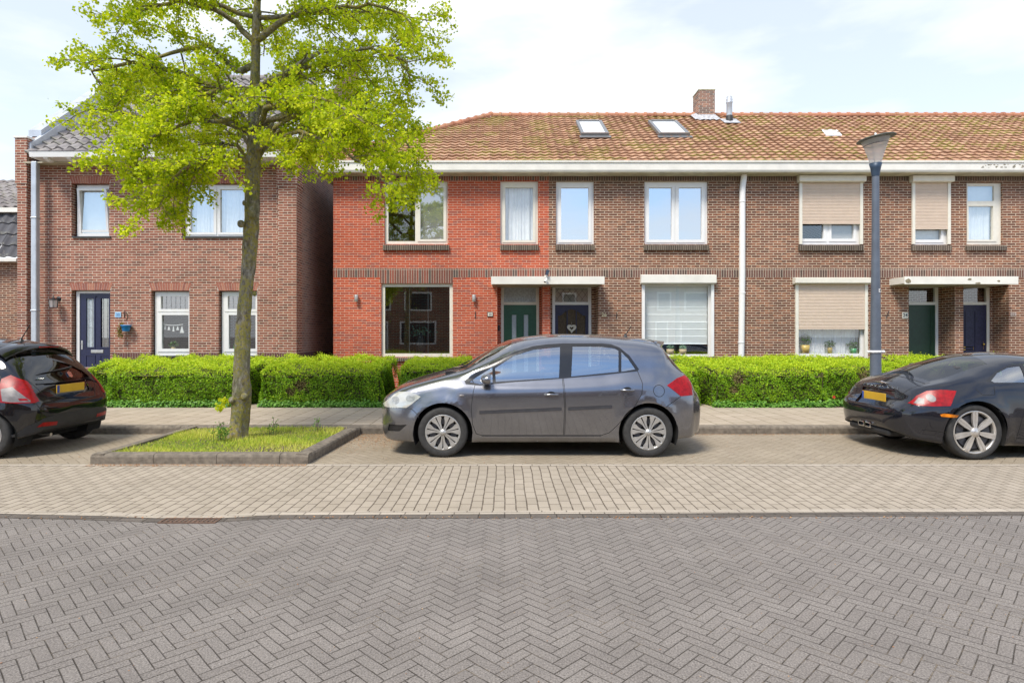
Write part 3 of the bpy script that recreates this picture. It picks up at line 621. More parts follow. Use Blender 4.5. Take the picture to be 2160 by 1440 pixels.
window(hr, (804, 955, 598, 753), [(811, 948, 604.5, 745.5, 'gl_low', 'slats')], YF, 'cream', name='shop_window')
sill(hr, 808, 947, 515.5, 528, YF); sill(hr, 1055, 1136, 515.5, 528, YF); sill(hr, 802, 957, 753.5, 762, YF)
gutter_board(hr, PX(668, EV), XB)
XRL = XB
hipX0 = PX(668, EV); hipXr = hipX0+(RY-EV)
hn = Vector((-1, 1, 0)).normalized()
tiles(hr, hipX0, XB, (EV+.02, EZ), (RY, RZ), .215, .248, 'tile_red', amp=.012, step=.040, clip=[((hipX0, EV, 0), hn)], seed=3, sag=1)
# hip end facing the gap: build along Y then turn
def hip_end():
    m = MB(); n = 16
    for i in range(n):
        a, b = i/n, (i+1)/n; y_lo0, y_hi0 = EV+4.23*a, RY+4.23-4.23*a; y_lo1, y_hi1 = EV+4.23*b, RY+4.23-4.23*b
        m.add([(hipX0+4.23*a, y_lo0, EZ+(RZ-EZ)*a), (hipX0+4.23*a, y_hi0, EZ+(RZ-EZ)*a), (hipX0+4.23*b, y_hi1, EZ+(RZ-EZ)*b-.02), (hipX0+4.23*b, y_lo1, EZ+(RZ-EZ)*b-.02)], [(0, 3, 2, 1)])
    return m.build('hip_roof', 'tile_red', hr)
hip_end(); back_roof(hr, hipX0, XB, hipXr)
MB().box(hipX0, XA+.02, EV, 23.0, 5.58, 5.80).build('side_gutter_board', 'fascia', hr)
ridge(hr, (hipX0+.05, EV+.05, EZ+.06), (hipXr, RY, RZ+.02), r=.095, ln=.34, name='hip_ridge'); ridge(hr, (hipXr, RY, RZ-.0), (XB, RY, RZ-.0))
def door28(par, lf):
    a, b, c, d = lf; y = YR+.0; m = MB(); w = b-a
    hl = [(a+w*.25, a+w*.385, c+.35, d-.26), (a+w*.615, a+w*.75, c+.35, d-.26)]
    holes_panel(m, a, b, c, d, y, .03, hl); D = m.build('door', 'green_door', par)
    for (p, q, r_, s_) in ((a+w*.10, a+w*.90, c+.12, d-.09),):
        k = MB(); holes_panel(k, p, q, r_, s_, y-.014, .0139, [(p+.03, q-.03, r_+.03, s_-.03)], outer=True); parent_sub(k.build('moulding', 'green_door', None), D)
    for h in hl:
        k = MB(); e = .055; holes_panel(k, h[0]-e, h[1]+e, h[2]-e, h[3]+e, y-.018, .0179, [(h[0]-e+.02, h[1]+e-.02, h[2]-e+.02, h[3]+e-.02)], outer=True)
        holes_panel(k, h[0]-.015, h[1]+.015, h[2]-.015, h[3]+.015, y-.012, .0119, [h], outer=True); parent_sub(k.build('moulding', 'green_door', None), D)
        parent_sub(MB().box(h[0], h[1], y+.012, y+.018, h[2], h[3]).build('door_light', plain('pale_door_light', (.42, .47, .50), .3, var=.15, sc=50) if 'pale_door_light' not in bpy.data.materials else bpy.data.materials['pale_door_light'], None), D)
    return D
recessed_door(hr, pX0, pX1, PX(1057, YR), PX(1137, YR), ZP-.02, 'brick_red', 'cream', door28, tm='gl_frost')
t = MB().box(PX(1052, YF+.2), PX(1056, YF+.2), YF+.2, YF+.22, PZ(694, YF), PZ(688, YF)); 
MB().box(PX(1050, YR), PX(1054.5, YR), YR-.035, YR-.012, PZ(697, YR), PZ(686, YR)).build('doorbell', 'blk', hr, mod=.004)
# canopy shared by the two doors: child of the red house
canopy(hr, PX(1037, 14.72), PX(1274, 14.72), 14.72)
# number plate
npx = MB().box(PX(1028, YF), PX(1040, YF), YF-.02, YF-.002, PZ(668, YF), PZ(658, YF)).build('number_plate', 'ink', hr, mod=.004)
parent_sub(MB().box(PX(1029, YF), PX(1039, YF), YF-.024, YF-.0202, PZ(666.5, YF), PZ(659.5, YF)).build('number_panel', 'cream', None), npx)
txt('28', .075, (PX(1034, YF), YF-.026, PZ(663, YF)), 'house_number', 'ink', hr, ext=.001)
MB().box(PX(1002, YF), PX(1003.3, YF), YF-.02, YF-.001, PZ(671, YF), PZ(657, YF)).build('wall_anchor', 'dark', hr)
for px in (753, 1000):
    w_ = empty('wall_lamp', (PX(px, YF), YF, PZ(630, YF)), 'small grey up-down wall lamp on red brick, %s the big window' % ('left of' if px == 753 else 'right of'), 'wall lamp', 'small wall lamps beside the big window')
    MB().lathe([(0, -.085), (.045, -.085), (.048, -.08), (.048, .08), (.045, .085), (0, .085)], (PX(px, YF), YF-.075, PZ(629, YF)), 20).build('lamp_body', 'dimsteel', w_)
    MB().box(PX(px, YF)-.035, PX(px, YF)+.035, YF-.03, YF-.001, PZ(629, YF)-.04, PZ(629, YF)+.04).build('wall_bracket', 'dimsteel', w_)
# ================================================================ house 26
h26 = empty('brick_house', (XB, YF, 0), 'brown brick terrace house with two skylights and a white blind behind its ground floor window', 'house', 'terraced houses with one orange tiled roof')
q0, q1 = PX(1161, YF), PX(1262, YF)
house_shell(h26, XB, XC, [pr(1173, 1253, 383, 515, YF), pr(1359.5, 1493.5, 383, 515, YF), pr(1354, 1504, 597, 753, YF), (q0, q1, .1, ZP, .5)], 'brick_brown')
hbox(h26, 'soldier_band', XB, XC, BAND, 'sold_brown'); hbox(h26, 'top_band', XB, XC, TOPB, 'sold_brown')
hbox(h26, 'porch_pillar_facing', PX(1144, YF)+.001, PX(1161, YF)-.001, (.1, ZP-.01), 'brick_red', proud=.004)
window(h26, (1173, 1253, 383, 515), [(1184, 1242, 395, 505, 'gl_sky')], YF, sashes=[(1178, 1248, 389, 511)])
window(h26, (1359.5, 1493.5, 383, 515), [(1370, 1418, 395, 505, 'gl_sky'), (1433, 1481.5, 395, 505, 'gl_sky')], YF, sashes=[(1364, 1424, 389, 511), (1426.5, 1488, 389, 511)])
w26 = window(h26, (1354, 1504, 597, 753), [(1358.5, 1496, 603, 747, 'gl_low', 'fabric')], YF, name='front_window')
sill(h26, 1172, 1254, 515.5, 528, YF); sill(h26, 1358, 1495, 515.5, 528, YF); sill(h26, 1352, 1506, 753.5, 762, YF)
def shutter_box(par, px0, px1, py0, py1, g0, g1, gb, slats=None, nm='roller_shutter'):
    a, b, c, d = pr(px0, px1, py0, py1, YF-.14); 
    o = MB().prism([(YF-.16, c+.02), (YF-.16, d-.015), (YF-.02, d+.01), (YF-.003, d+.01), (YF-.003, c), (YF-.14, c)], a, b, ax='x').build(nm, 'cream' if slats else 'fascia', par, mod=.004)
    za, zb = PZ(gb, YF-.03), c
    for x0, x1 in ((PX(g0, YF-.03), PX(g0+6, YF-.03)), (PX(g1-6, YF-.03), PX(g1, YF-.03))):
        parent_sub(MB().box(x0, x1, YF-.045, YF-.002, za, zb-.002).build('guide_rail', 'cream' if slats else 'white', None), o)
    if slats:
        m = MB(); zt_, zl_ = c+.0, PZ(slats, YF-.03); x0, x1 = PX(g0+6, YF-.03)+.002, PX(g1-6, YF-.03)-.002; n = int((zt_-zl_)/.037); s = (zt_-zl_)/n; ys = YF-.028
        for i in range(n):
            z = zl_+i*s; pf = [(ys+.004, z), (ys-.004, z+.006), (ys-.007, z+s*.5), (ys-.004, z+s-.008), (ys+.005, z+s-.001)]
            k = len(m.v); m.add([(x0, a_, b_) for a_, b_ in pf]+[(x1, a_, b_) for a_, b_ in pf], [(j, j+5, j+6, j+1) for j in range(4)])
        m.box(x0, x1, ys-.008, ys+.006, zl_-.03, zl_)
        parent_sub(m.build('slats', 'slat', None), o)
    return o
shutter_box(h26, 1352.5, 1511, 579, 598, 1354, 1506, 752)
def door26(par, lf):
    a, b, c, d = lf; y = YR; w = b-a; m = MB()
    ar = [(a+w*.09, d-.28)]
    for i in range(13):
        t = i/12; xx = a+w*(.09+.82*t); zz = d-.28+.165*max(0, math.sin(math.pi*(t-.12)/.76))**.8*(1 if .12 < t < .88 else 0); ar.append((xx, zz))
    ar.append((a+w*.91, d-.28)); gx0, gx1, gz0 = a+w*.09, a+w*.91, c+.75
    # leaf built from strips round the arched light
    m.box(a, gx0, y, y+.03, c, d); m.box(gx1, b, y, y+.03, c, d); m.box(gx0, gx1, y, y+.03, c, gz0)
    for (xa, za), (xb, zb) in zip(ar[:-1], ar[1:]):
        if xb-xa > 1e-5: m.add([(xa, y, za), (xb, y, zb), (xb, y, d), (xa, y, d), (xa, y+.03, za), (xb, y+.03, zb)], [(0, 1, 2, 3), (0, 4, 5, 1)])
    D = m.build('door', 'blue_door', par)
    parent_sub(MB().box(gx0-.01, gx1+.01, y+.022, y+.03, gz0-.01, d-.1).build('door_light', 'gl_brown', None), D)
    k = MB(); 
    for t in (.333, .667): k.box(gx0+(gx1-gx0)*t-.012, gx0+(gx1-gx0)*t+.012, y+.005, y+.021, gz0, d-.12)
    for z in (gz0+(d-gz0)*.42, ): k.box(gx0, gx1, y+.004, y+.02, z-.01, z+.01)
    parent_sub(k.build('glazing_bar', 'blue_door', None), D); return D
recessed_door(h26, q0, q1, PX(1165, YR), PX(1247, YR), ZP-.02, 'brick_brown', 'white', door26, tm='gl_low')
# leaded diamonds in the transom
lt = MB(); a, b, c, d = PX(1172, YR), PX(1238, YR), PZ(635, YR), PZ(608, YR); nd = 5
for i in range(-nd, nd+1):
    for sgn in (1, -1):
        s0 = Vector((a+(b-a)*i/nd, YR+.002, c if sgn > 0 else d)); s1 = s0+Vector(((b-a)/nd*1.5, 0, (d-c)*sgn))
        t0 = max(0, (a-s0.x)/(s1.x-s0.x)); t1 = min(1, (b-s0.x)/(s1.x-s0.x))
        if t1 > t0: lt.tube([s0.lerp(s1, t0), s0.lerp(s1, t1)], .004, 4)
lt.build('leaded_bars', 'ink', h26)
MB().box(a-.02, b+.02, YR+.05, YR+.055, c-.02, d+.02).build('transom_curtain', 'curtain2', h26)
gutter_board(h26, XB, XC)
tiles(h26, XB, XC, (EV+.02, EZ), (RY, RZ), .22, .248, 'tile_red', amp=.012, step=.040, seed=5, sag=1.3)
back_roof(h26, XB, XC); ridge(h26, (XB, RY, RZ), (XC, RY, RZ))
txt('26', .13, (PX(1274, YF), YF-.012, PZ(664, YF)), 'house_number', 'gold_num', h26, ext=.006, bold=True)
MB().tube([(PX(1300, YF), YF-.015, PZ(672, YF)), (PX(1301, YF), YF-.015, PZ(658, YF))], .008, 6).build('wall_anchor', 'dark', h26)
dp = MB(); xq = PX(1564, YF)
dp.tube([(xq+.02, YF-.12, 5.60), (xq+.02, YF-.10, 5.50), (xq, YF-.085, 5.30), (xq-.01, YF-.085, 5.1), (xq-.015, YF-.085, 3.0), (xq-.05, YF-.085, .1)], .075, 12)
for z in (4.9, 2.6, 1.35): dp.lathe([(.078, z-.02), (.082, z-.015), (.082, z+.015), (.078, z+.02)], (xq-.012-(.03 if z < 2 else 0), YF-.085, 0), 12)
dp.build('downpipe', 'white', h26)
def skylight(par, pxa, pxb, pyt, pyb, name='skylight'):
    f = lambda py: (H-EZ+(PY0-py)*0+KS*EV) / (KS-(PY0-py)/F) if False else (H-EZ+KS*EV)/(KS-(PY0-py)/F)
    yt, yb = f(pyt), f(pyb); x0, x1 = PX(pxa, yt), PX(pxb, yt); L_ = math.hypot(yt-yb, (yt-yb)*KS)
    A = Vector((x0, yb, EZ+(yb-EV)*KS)); ux, uv = Vector((1, 0, 0)), Vector((0, 1, KS)).normalized(); un = ux.cross(uv)
    Mx = Matrix((ux, uv, un)).transposed().to_4x4(); Mx.translation = A; w = x1-x0
    m = MB(); t = .085; hh = (.03, .12)
    m.box(-.05, w+.05, -.16, -.001, .03, .05, M=Mx)   # apron
    m.box(0, t, 0, L_, *hh, M=Mx); m.box(w-t, w, 0, L_, *hh, M=Mx); m.box(t, w-t, 0, t, *hh, M=Mx); m.box(t, w-t, L_-t, L_, hh[0], hh[1]+.012, M=Mx)
    o = m.build(name, plain('skylight_grey', (.22, .225, .23), .4, .3) if 'skylight_grey' not in bpy.data.materials else bpy.data.materials['skylight_grey'], par)
    parent_sub(MB().box(t, w-t, t, L_-t, .04, .095, M=Mx).build('pane', 'gl_skylight', None), o)
    parent_sub(MB().box(.02, w-.02, -.0, .03, .121, .135, M=Mx).build('cover_strip', 'steel', None), o); return o
skylight(h26, 1214, 1268, 262, 290); skylight(h26, 1366, 1426, 262, 290)
# ================================================================ house 24
h24 = empty('brick_house', (XC, YF, 0), 'brown brick terrace house with beige roller shutters half down, chimney and dark green door', 'house', 'terraced houses with one orange tiled roof')
# chimney
yc = 18.75; cx0, cx1 = PX(1474, yc), PX(1508, yc); zc = PZ(190.5, yc)
ch = MB().box(cx0, cx1, yc, yc+.58, 8.0, zc).build('chimney', 'chimney', h24)
parent_sub(MB().box(cx0-.012, cx1+.012, yc-.012, yc+.592, zc+.001, zc+.03).build('chimney_cap', plain('mossy_mortar', (.36, .34, .22), .95, var=.4, sc=20), None), ch)
fl = MB(); k = 14
ring0 = []; ring1 = []
for i in range(k):      # lead apron, dressed over the tiles
    t = i/(k-1); x = cx0-.16+(cx1-cx0+.32)*t; yy = yc-.2+.03*math.sin(i*1.7); ring0.append((x, yy, EZ+(yy-EV)*KS+.055+.015*math.sin(i*2.3))); ring1.append((cx0-.015+(cx1-cx0+.03)*t, yc-.012, EZ+(yc-EV)*KS+.14))
fl.add(ring0+ring1, [(i, i+1, k+i+1, k+i) for i in range(k-1)], 0, True)
fl.box(cx0-.014, cx1+.014, yc-.014, yc-.002, 8.2, EZ+(yc-EV)*KS+.15)
fl.add([(cx0-.16, yc-.2, EZ+(yc-.2-EV)*KS+.055), (cx0-.014, yc-.014, EZ+(yc-EV)*KS+.14), (cx0-.014, yc+.4, RZ+.12), (cx0-.16, yc+.4, RZ+.05)], [(0, 1, 2, 3)])
parent_sub(fl.build('lead_flashing', 'lead', None), ch)
vx, vy = PX(1538.5, 18.5), 18.5; vz = EZ+(vy-EV)*KS; ztp = PZ(214, vy)
vp = MB().lathe([(.085, vz+.1), (.085, vz+.55), (.10, vz+.57), (.10, vz+.60), (.08, vz+.61), (.095, vz+.66), (.095, vz+.68), (.08, vz+.69), (.085, vz+.76), (.06, ztp), (0, ztp)], (vx, vy, 0), 18).build('vent_pipe', 'zinc', h24)
parent_sub(MB().lathe([(.10, vz-.1), (.10, vz+.17), (.088, vz+.18)], (vx, vy, 0), 18).build('vent_collar', 'rubber', None), vp)
parent_sub(MB().add([(vx-.25, vy-.3, vz-.3*KS+.05), (vx+.25, vy-.3, vz-.3*KS+.05), (vx+.25, vy+.15, vz+.15*KS+.05), (vx-.25, vy+.15, vz+.15*KS+.05)], [(0, 1, 2, 3)]).build('lead_flashing', 'lead', None), vp)
r0, r1 = PX(1917, YF), PX(2014, YF)
XD = PX(2023, YF)
house_shell(h24, XC, XD, [pr(1687, 1819, 383, 516, YF), pr(1925, 2003, 383, 516, YF), pr(1679, 1828, 598, 753, YF), (r0, r1, .1, ZP, .5)], 'brick_brown')
hbox(h24, 'soldier_band', XC, XD, BAND, 'sold_brown'); hbox(h24, 'top_band', XC, XD, TOPB, 'sold_brown')
window(h24, (1687, 1819, 383, 516), [(1693.5, 1739, 395, 503, 'gl_low'), (1756, 1803, 395, 503, 'gl_low', 'grey')], YF, sashes=[(1691, 1745, 392, 509), (1751, 1808, 392, 509)])
window(h24, (1925, 2003, 383, 516), [(1931, 1988, 395, 505, 'gl_low', 'board')], YF, sashes=[(1929, 1993, 392, 511)])
w24 = window(h24, (1679, 1828, 598, 753), [(1682, 1818, 603, 745.5, 'gl_low', 'half')], YF, name='front_window')
shutter_box(h24, 1686, 1827, 369, 383, 1686, 1820, 515, 470); shutter_box(h24, 1925.5, 2013, 369, 383, 1924, 2005, 515, 481); shutter_box(h24, 1677, 1838, 585, 598, 1678, 1830, 755, 692)
sill(h24, 1685, 1821, 516, 529, YF); sill(h24, 1923, 2006, 516, 529, YF); sill(h24, 1680, 1830, 753.5, 763, YF)
def door24(par, lf):
    a, b, c, d = lf; y = YR; m = MB(); holes_panel(m, a, b, c, d, y, .02, [(a+.09, b-.12, c+.1, d-.09)]); m.box(a+.09, b-.12, y+.012, y+.03, c+.1, d-.09); return m.build('door', 'dkgreen_door', par)
recessed_door(h24, r0, r1, r0+.02, PX(1978, YR), ZP-.02, 'brick_brown', 'white', door24)
canopy(h24, PX(1908, 14.72), PX(2146, 14.72), 14.72)
MT['bare'] = plain('bare_wood_patch', (.24, .20, .13), .9, var=.5, sc=40)
for i, (ax_, bx_, az, bz, n_) in enumerate(((1908.5, 1924, 587, 599, 9), (2040, 2052, 585.5, 592, 7), (2056, 2072, 594.5, 599.5, 7), (2103, 2112, 590, 595, 6))):
    x0_, x1_, z0_, z1_ = PX(ax_, 14.69), PX(bx_, 14.69), PZ(bz, 14.69), PZ(az, 14.69); cx_, cz_ = (x0_+x1_)/2, (z0_+z1_)/2
    MB().prism([(cx_+(x1_-x0_)/2*math.cos(R(360*k/n_))*U(.6, 1), cz_+(z1_-z0_)/2*math.sin(R(360*k/n_))*U(.6, 1)) for k in range(n_)], 14.696, 14.6985).build('peeled_patch', 'bare', h24)
gutter_board(h24, XC, XD)
tiles(h24, XC, XD, (EV+.02, EZ), (RY, RZ), .22, .248, 'tile_red', amp=.012, step=.040, seed=9, sag=1.3)
back_roof(h24, XC, XD); ridge(h24, (XC, RY, RZ), (XD, RY, RZ))
nb = MB().box(PX(1902.5, YF), PX(1915, YF), YF-.015, YF-.002, PZ(671, YF), PZ(659, YF)).build('number_plate', 'cream', h24, mod=.003)
txt('24', .12, (PX(1908.7, YF), YF-.017, PZ(665, YF)), 'house_number', 'ink', h24, ext=.001, bold=True)
MB().tube([(PX(1868, YF), YF-.02, PZ(671, YF)), (PX(1874, YF), YF-.02, PZ(656, YF))], .008, 6).build('wall_anchor', 'dark', h24)
f = lambda py: (H-EZ+KS*EV)/(KS-(PY0-py)/F)
yt, yb = f(277), f(288); Z = lambda y: EZ+(y-EV)*KS+.05
MB().add([(PX(1733, yt), yt, Z(yt)), (PX(1765, yt), yt, Z(yt)), (PX(1776, yb), yb, Z(yb)), (PX(1742, yb), yb, Z(yb)), (PX(1733, yt), yt, Z(yt)-.03), (PX(1765, yt), yt, Z(yt)-.03), (PX(1776, yb), yb, Z(yb)-.03), (PX(1742, yb), yb, Z(yb)-.03)], [(3, 2, 1, 0), (3, 7, 6, 2), (0, 4, 7, 3), (1, 2, 6, 5)]).build('glass_tiles', 'gl_skylight', h24)
# ================================================================ house 22
h22 = empty('brick_house', (XD, YF, 0), 'brown brick terrace house at the right edge with worn navy door and cream window', 'house', 'terraced houses with one orange tiled roof')
s0, s1 = PX(2032, YF), PX(2128, YF)
house_shell(h22, XD, XE, [pr(2039, 2115, 385, 516, YF), (s0, s1, .1, ZP, .5)], 'brick_brown', right=True)
hbox(h22, 'soldier_band', XD, XE, BAND, 'sold_brown'); hbox(h22, 'top_band', XD, XE, TOPB, 'sold_brown')
window(h22, (2039, 2115, 385, 516), [(2045, 2101, 391, 423, 'gl', 'board'), (2046, 2098, 434, 505, 'gl', 'curtain')], YF, 'cream', sashes=[(2043, 2105, 430, 509)])
sill(h22, 2038, 2122, 517, 528.5, YF)
def door22(par, lf):
    a, b, c, d = lf; y = YR; w = b-a; m = MB(); m.box(a, b, y, y+.03, c, d)
    D = m.build('door', 'blue2', par)
    k = MB()
    for i in range(3): 
        x0 = a+w*(.08+.29*i); k.box(x0, x0+w*.24, y-.012, y-.001, c+.78, d-.16); 
    parent_sub(k.build('door_panel', 'blue2', None), D)
    sl_ = MB(); x0, x1, z0, z1 = a+.05, PX(2053, YR), PZ(738, YR), PZ(731, YR); holes_panel(sl_, x0, x1, z0, z1, y-.012, .011, [(x0+.02, x1-.02, z0+.02, z1-.02)], outer=True); parent_sub(sl_.build('mail_slot', 'brass', None), D)
    hd = MB().box(PX(2070, YR), PX(2074, YR), y-.01, y-.001, PZ(736, YR), PZ(720, YR)); hd.lathe([(0, -.07), (.022, -.07), (.026, -.05), (.012, -.03), (.012, 0)], (PX(2072, YR), y, PZ(726, YR)), 12, ax='y'); parent_sub(hd.build('handle', 'brass', None), D); return D
recessed_door(h22, s0, s1, s0+.03, PX(2086, YR), ZP-.02, 'brick_brown', 'cream', door22)
gutter_board(h22, XD, XE)
for i in range(34):
    cx_, cz_ = PX(U(2066, 2158), 14.9), PZ(U(346, 354), 14.9); r_ = U(.008, .028)
    MB().prism([(cx_+r_*1.8*math.cos(R(60*k))*U(.5, 1), cz_+r_*.6*math.sin(R(60*k))*U(.5, 1)) for k in range(6)], EV-.0225, EV-.0201).build('peeled_patch', 'bare', h22)
tiles(h22, XD, XE, (EV+.02, EZ), (RY, RZ), .22, .248, 'tile_red', amp=.012, step=.040, seed=11, sag=1.3)
back_roof(h22, XD, XE); ridge(h22, (XD, RY, RZ), (XE, RY, RZ))
n22 = MB().box(PX(2131, YF), PX(2143, YF), YF-.012, YF-.002, PZ(666, YF), PZ(659, YF)).build('number_plate', plain('faded_plate', (.45, .36, .31), .7) , h22)
txt('22', .085, (PX(2137, YF), YF-.013, PZ(662.5, YF)), 'house_number', 'twig', h22, ext=.001)
mb = MB(); mb.add([(XE, YF, WT), (XE, 23.2, WT), (XE, RY, RZ)], [(0, 1, 2)]); mb.build('gable', 'brick_brown', h22)
# ================================================================ detached house on the left
hl_ = empty('brick_house', (PX(340, YL), YL, 0), 'pinkish brick house with grey tiled roof between brick parapets, navy door, number 30', 'house')
LX0, LX1 = PX(37, 14.6), PX(625, 14.6)
pw0, pw1 = PX(66, YL), PX(592, YL)
GE, GR = 5.88, 10.1; GY0, GYR = 14.35, 20.1
hs = [pr(151, 230, 387, 499, YL), pr(384, 520, 387, 499, YL), pr(151, 232.5, 612, 775, YL), pr(319, 399.5, 613, 751, YL), pr(461, 542.5, 613, 751, YL)]
mb = MB(); holes_panel(mb, pw0, pw1, 0, 5.75, YL, .16, hs); mb.build('wall', 'brick_new', hl_)
MB().box(pw0+.01, pw1-.01, YL+.3, GYR+4.7, 5.6, 5.65).build('attic_light_stop', 'room', hl_)  # unseen slab added to keep roof light out of the upper rooms
def gable_wall(x0, x1, name):
    m = MB(); yf = 14.6; ys = [(yf, 0), (yf, 6.22), (yf+.42, 6.46), (GYR, GR+.72), (GYR+4.9, 6.6), (GYR+4.9, 0)]
    m.prism(ys, x0, x1, ax='x'); return m.build(name, ['brick_gable'], hl_)
gable_wall(LX0, pw0, 'gable_wall'); gable_wall(pw1, LX1, 'gable_wall')
for x0, x1 in ((LX0, pw0), (pw1, LX1)):      # pier heads, one step proud
    MB().box(x0-.035, x1+.035, 14.565, 15.06, 5.20, 6.30).build('parapet_pier', 'brick_new', hl_)
    MB().box(x0-.018, x1+.018, 14.582, 15.03, 5.10, 5.199).build('corbel', 'brick_new', hl_)
    MB().box(x0-.003, x1+.003, 14.595, 15.0, 0, 5.099).build('pier_facing', 'brick_new', hl_)
    MB().box(x0-.06, x1+.06, 14.54, 15.08, 6.301, 6.345).build('coping_stone', 'fascia', hl_)
    s_ = (GR+.72-6.22)/(GYR-15.02); m = MB()
    m.prism([(15.0, 6.48), (15.0, 6.64), (GYR, GR+.90), (GYR+4.95, 6.74), (GYR+4.95, 6.58), (GYR, GR+.73)], x0-.05, x1+.05, ax='x'); m.build('coping', 'zinc', hl_)
# zinc upstand inside parapet
for a_, b_ in ((pw0+.001, pw0+.10), (pw1-.10, pw1-.001)): m = MB(); m.prism([(14.62, 5.95), (14.62, 6.20), (15.0, 6.50), (GYR, GR+.72), (GYR, GR-.05)], a_, b_, ax='x'); m.build('parapet_flashing', 'zinc', hl_)
tiles(hl_, pw0+.09, pw1-.09, (GY0+.12, GE), (GYR, GR), .30, .34, 'tile_grey', amp=.042, step=.045, seed=21)
MB().add([(pw0, GYR, GR-.02), (pw1, GYR, GR-.02), (pw1, GYR+5, 5.9), (pw0, GYR+5, 5.9)], [(0, 1, 2, 3)]).build('rear_roof', 'tile_grey', hl_)
MB().box(pw0, pw1, GYR+4.7, GYR+4.8, 0, 6).build('rear_wall', 'brick_new', hl_)
ridge(hl_, (pw0, GYR, GR-.02), (pw1, GYR, GR-.02), r=.13, ln=.4, mat='tile_grey')
g0, g1 = PX(62, 14.12), PX(598, 14.12); zg0, zg1 = PZ(331, 14.12), PZ(320, 14.12)
gb = MB().prism([(14.12, zg0), (14.10, zg1), (14.13, zg1), (14.15, zg0+.02), (14.50, zg0+.02), (14.50, zg1-.02), (14.54, zg1-.02), (14.54, zg0)], g0, g1, ax='x').build('gutter', 'white', hl_)
parent_sub(MB().box(g0-.005, g1+.005, 14.095, 14.13, zg1+.001, zg1+.012).build('gutter_rim', 'dark', None), gb)
MB().box(pw0, pw1, 14.5, YL+.02, 5.68, 5.705).build('soffit', 'soffit', hl_)
for k in range(11):
    bx = PX(112+48*k, 14.4)
    if bx > pw1-.1: break
    parent_sub(MB().prism([(14.16, zg0-.001), (14.16, zg0-.03), (14.21, zg0-.04), (14.26, zg0-.07), (14.34, zg0-.075), (14.38, zg0-.001)], bx-.05, bx+.05, ax='x').build('gutter_bracket', 'white', None), gb)
dq = MB(); xa, xb = PX(68, 14.5), PX(79.5, 14.5)
dq.box(xa, xb, 14.45, 14.58, .1, zg0-.002); 
for z in (4.33, 2.1): dq.box(xa-.012, xb+.012, 14.435, 14.592, z, z+.05)
dq.build('downpipe', 'zinc', hl_, mod=.02)
def arch(px0, px1, py0, py1):
    """slightly splayed soldier lintel"""
    a, b, c, d = pr(px0, px1, py0, py1, YL); e = .06; n = int((b-a)/.062); m = MB(); y = YL-.004
    for i in range(n):
        t0, t1 = i/n, (i+1)/n; X = lambda t, s_: a+e*(1-s_)+(b-a-2*e*(1-s_))*t; g = .05/n
        m.add([(X(t0+g, 0), y, c), (X(t1-g, 0), y, c), (X(t1-g, 1), y, d), (X(t0+g, 1), y, d)], [(0, 1, 2, 3)], random.choice((0, 0, 0, 1, 2)))
    m.box(a+.03, b-.03, y+.001, y+.004, c+.002, d-.002, 3)
    o = m.build('lintel', [plain_('lintel_brick_a', (.34, .125, .085)), plain_('lintel_brick_b', (.27, .10, .075)), plain_('lintel_brick_c', (.40, .17, .11)), plain_('lintel_mortar', (.50, .43, .36))], hl_); return o
def plain_(n, c): return bpy.data.materials.get(n) or plain(n, c, .9, var=.2, sc=30, bump=.003)
arch(146, 236, 372, 387); arch(378, 526, 372, 387); arch(146, 238, 597, 612); arch(314, 404, 597, 613); arch(456, 547, 597, 613)
YG = YL+.10
w1 = window(hl_, (155.5, 232, 388, 498), [(163.5, 226, 397, 490, 'gl', 'board')], YL, rec=.12)
# tilted sash
ang = R(5); a, b, c, d = pr(165, 227, 398, 489, YL+.1); Mx = Matrix.Translation((0, YL+.14, c)) @ Matrix.Rotation(ang, 4, 'X') @ Matrix.Translation((0, 0, -c)); m = MB(); t = .055
for bx in ((a, a+t, 0, .04, c, d), (b-t, b, 0, .04, c, d), (a+t, b-t, 0, .04, c, c+t), (a+t, b-t, 0, .04, d-t, d)): m.box(*bx, M=Mx)
parent_sub(m.build('tilted_sash', 'white', None), w1)
window(hl_, (386.5, 522, 388, 498), [(398, 447, 398, 489, 'gl', 'curtain'), (461, 512, 398, 489, 'gl', 'curtain')], YL, rec=.10, sashes=[(392, 453, 393, 494), (456, 517, 393, 494)])
for off in (0, 142):
    w = window(hl_, (322+off, 400+off, 615, 750), [(335+off, 394+off, 624, 651.5), (337+off, 394+off, 664, 735.5, 'gl_low')], YL, rec=.10, sashes=[(328+off, 399+off, 619, 657), (328+off, 399+off, 660, 742)], name='window')
    x0, x1, z0, z1 = pr(335+off, 394+off, 624, 651.5, YL); m = MB()
    for i in range(1, 6): m.box(x0+(x1-x0)*i/6-.003, x0+(x1-x0)*i/6+.003, YL+.118, YL+.124, z0, z1)
    for z in (.33, .66): m.box(x0, x1, YL+.1245, YL+.128, z0+(z1-z0)*z-.003, z0+(z1-z0)*z+.003)
    parent_sub(m.build('leaded_bars', 'steel', None), w)
    x0, x1, z0, z1 = pr(318+off, 401+off, 750, 754, YL-.03); MB().box(x0, x1, YL-.05, YL+.12, z0, z1).build('window_sill', 'dark', hl_)
for a_, b_ in ((153, 232), (384, 522)):
    x0, x1, z0, z1 = pr(a_-1, b_+1, 498.5, 501.5, YL-.03); MB().box(x0, x1, YL-.04, YL+.12, z0, z1).build('window_sill', 'dark', hl_)
for xa, xb in ((PX(238, YL), PX(318, YL)), (PX(402, YL), PX(460, YL)), (PX(545, YL), pw1), (pw0, PX(150, YL))):
    MB().box(xa, xb, YL-.012, YL+.01, .1, PZ(744, YL)).build('plinth', 'plinth', hl_)
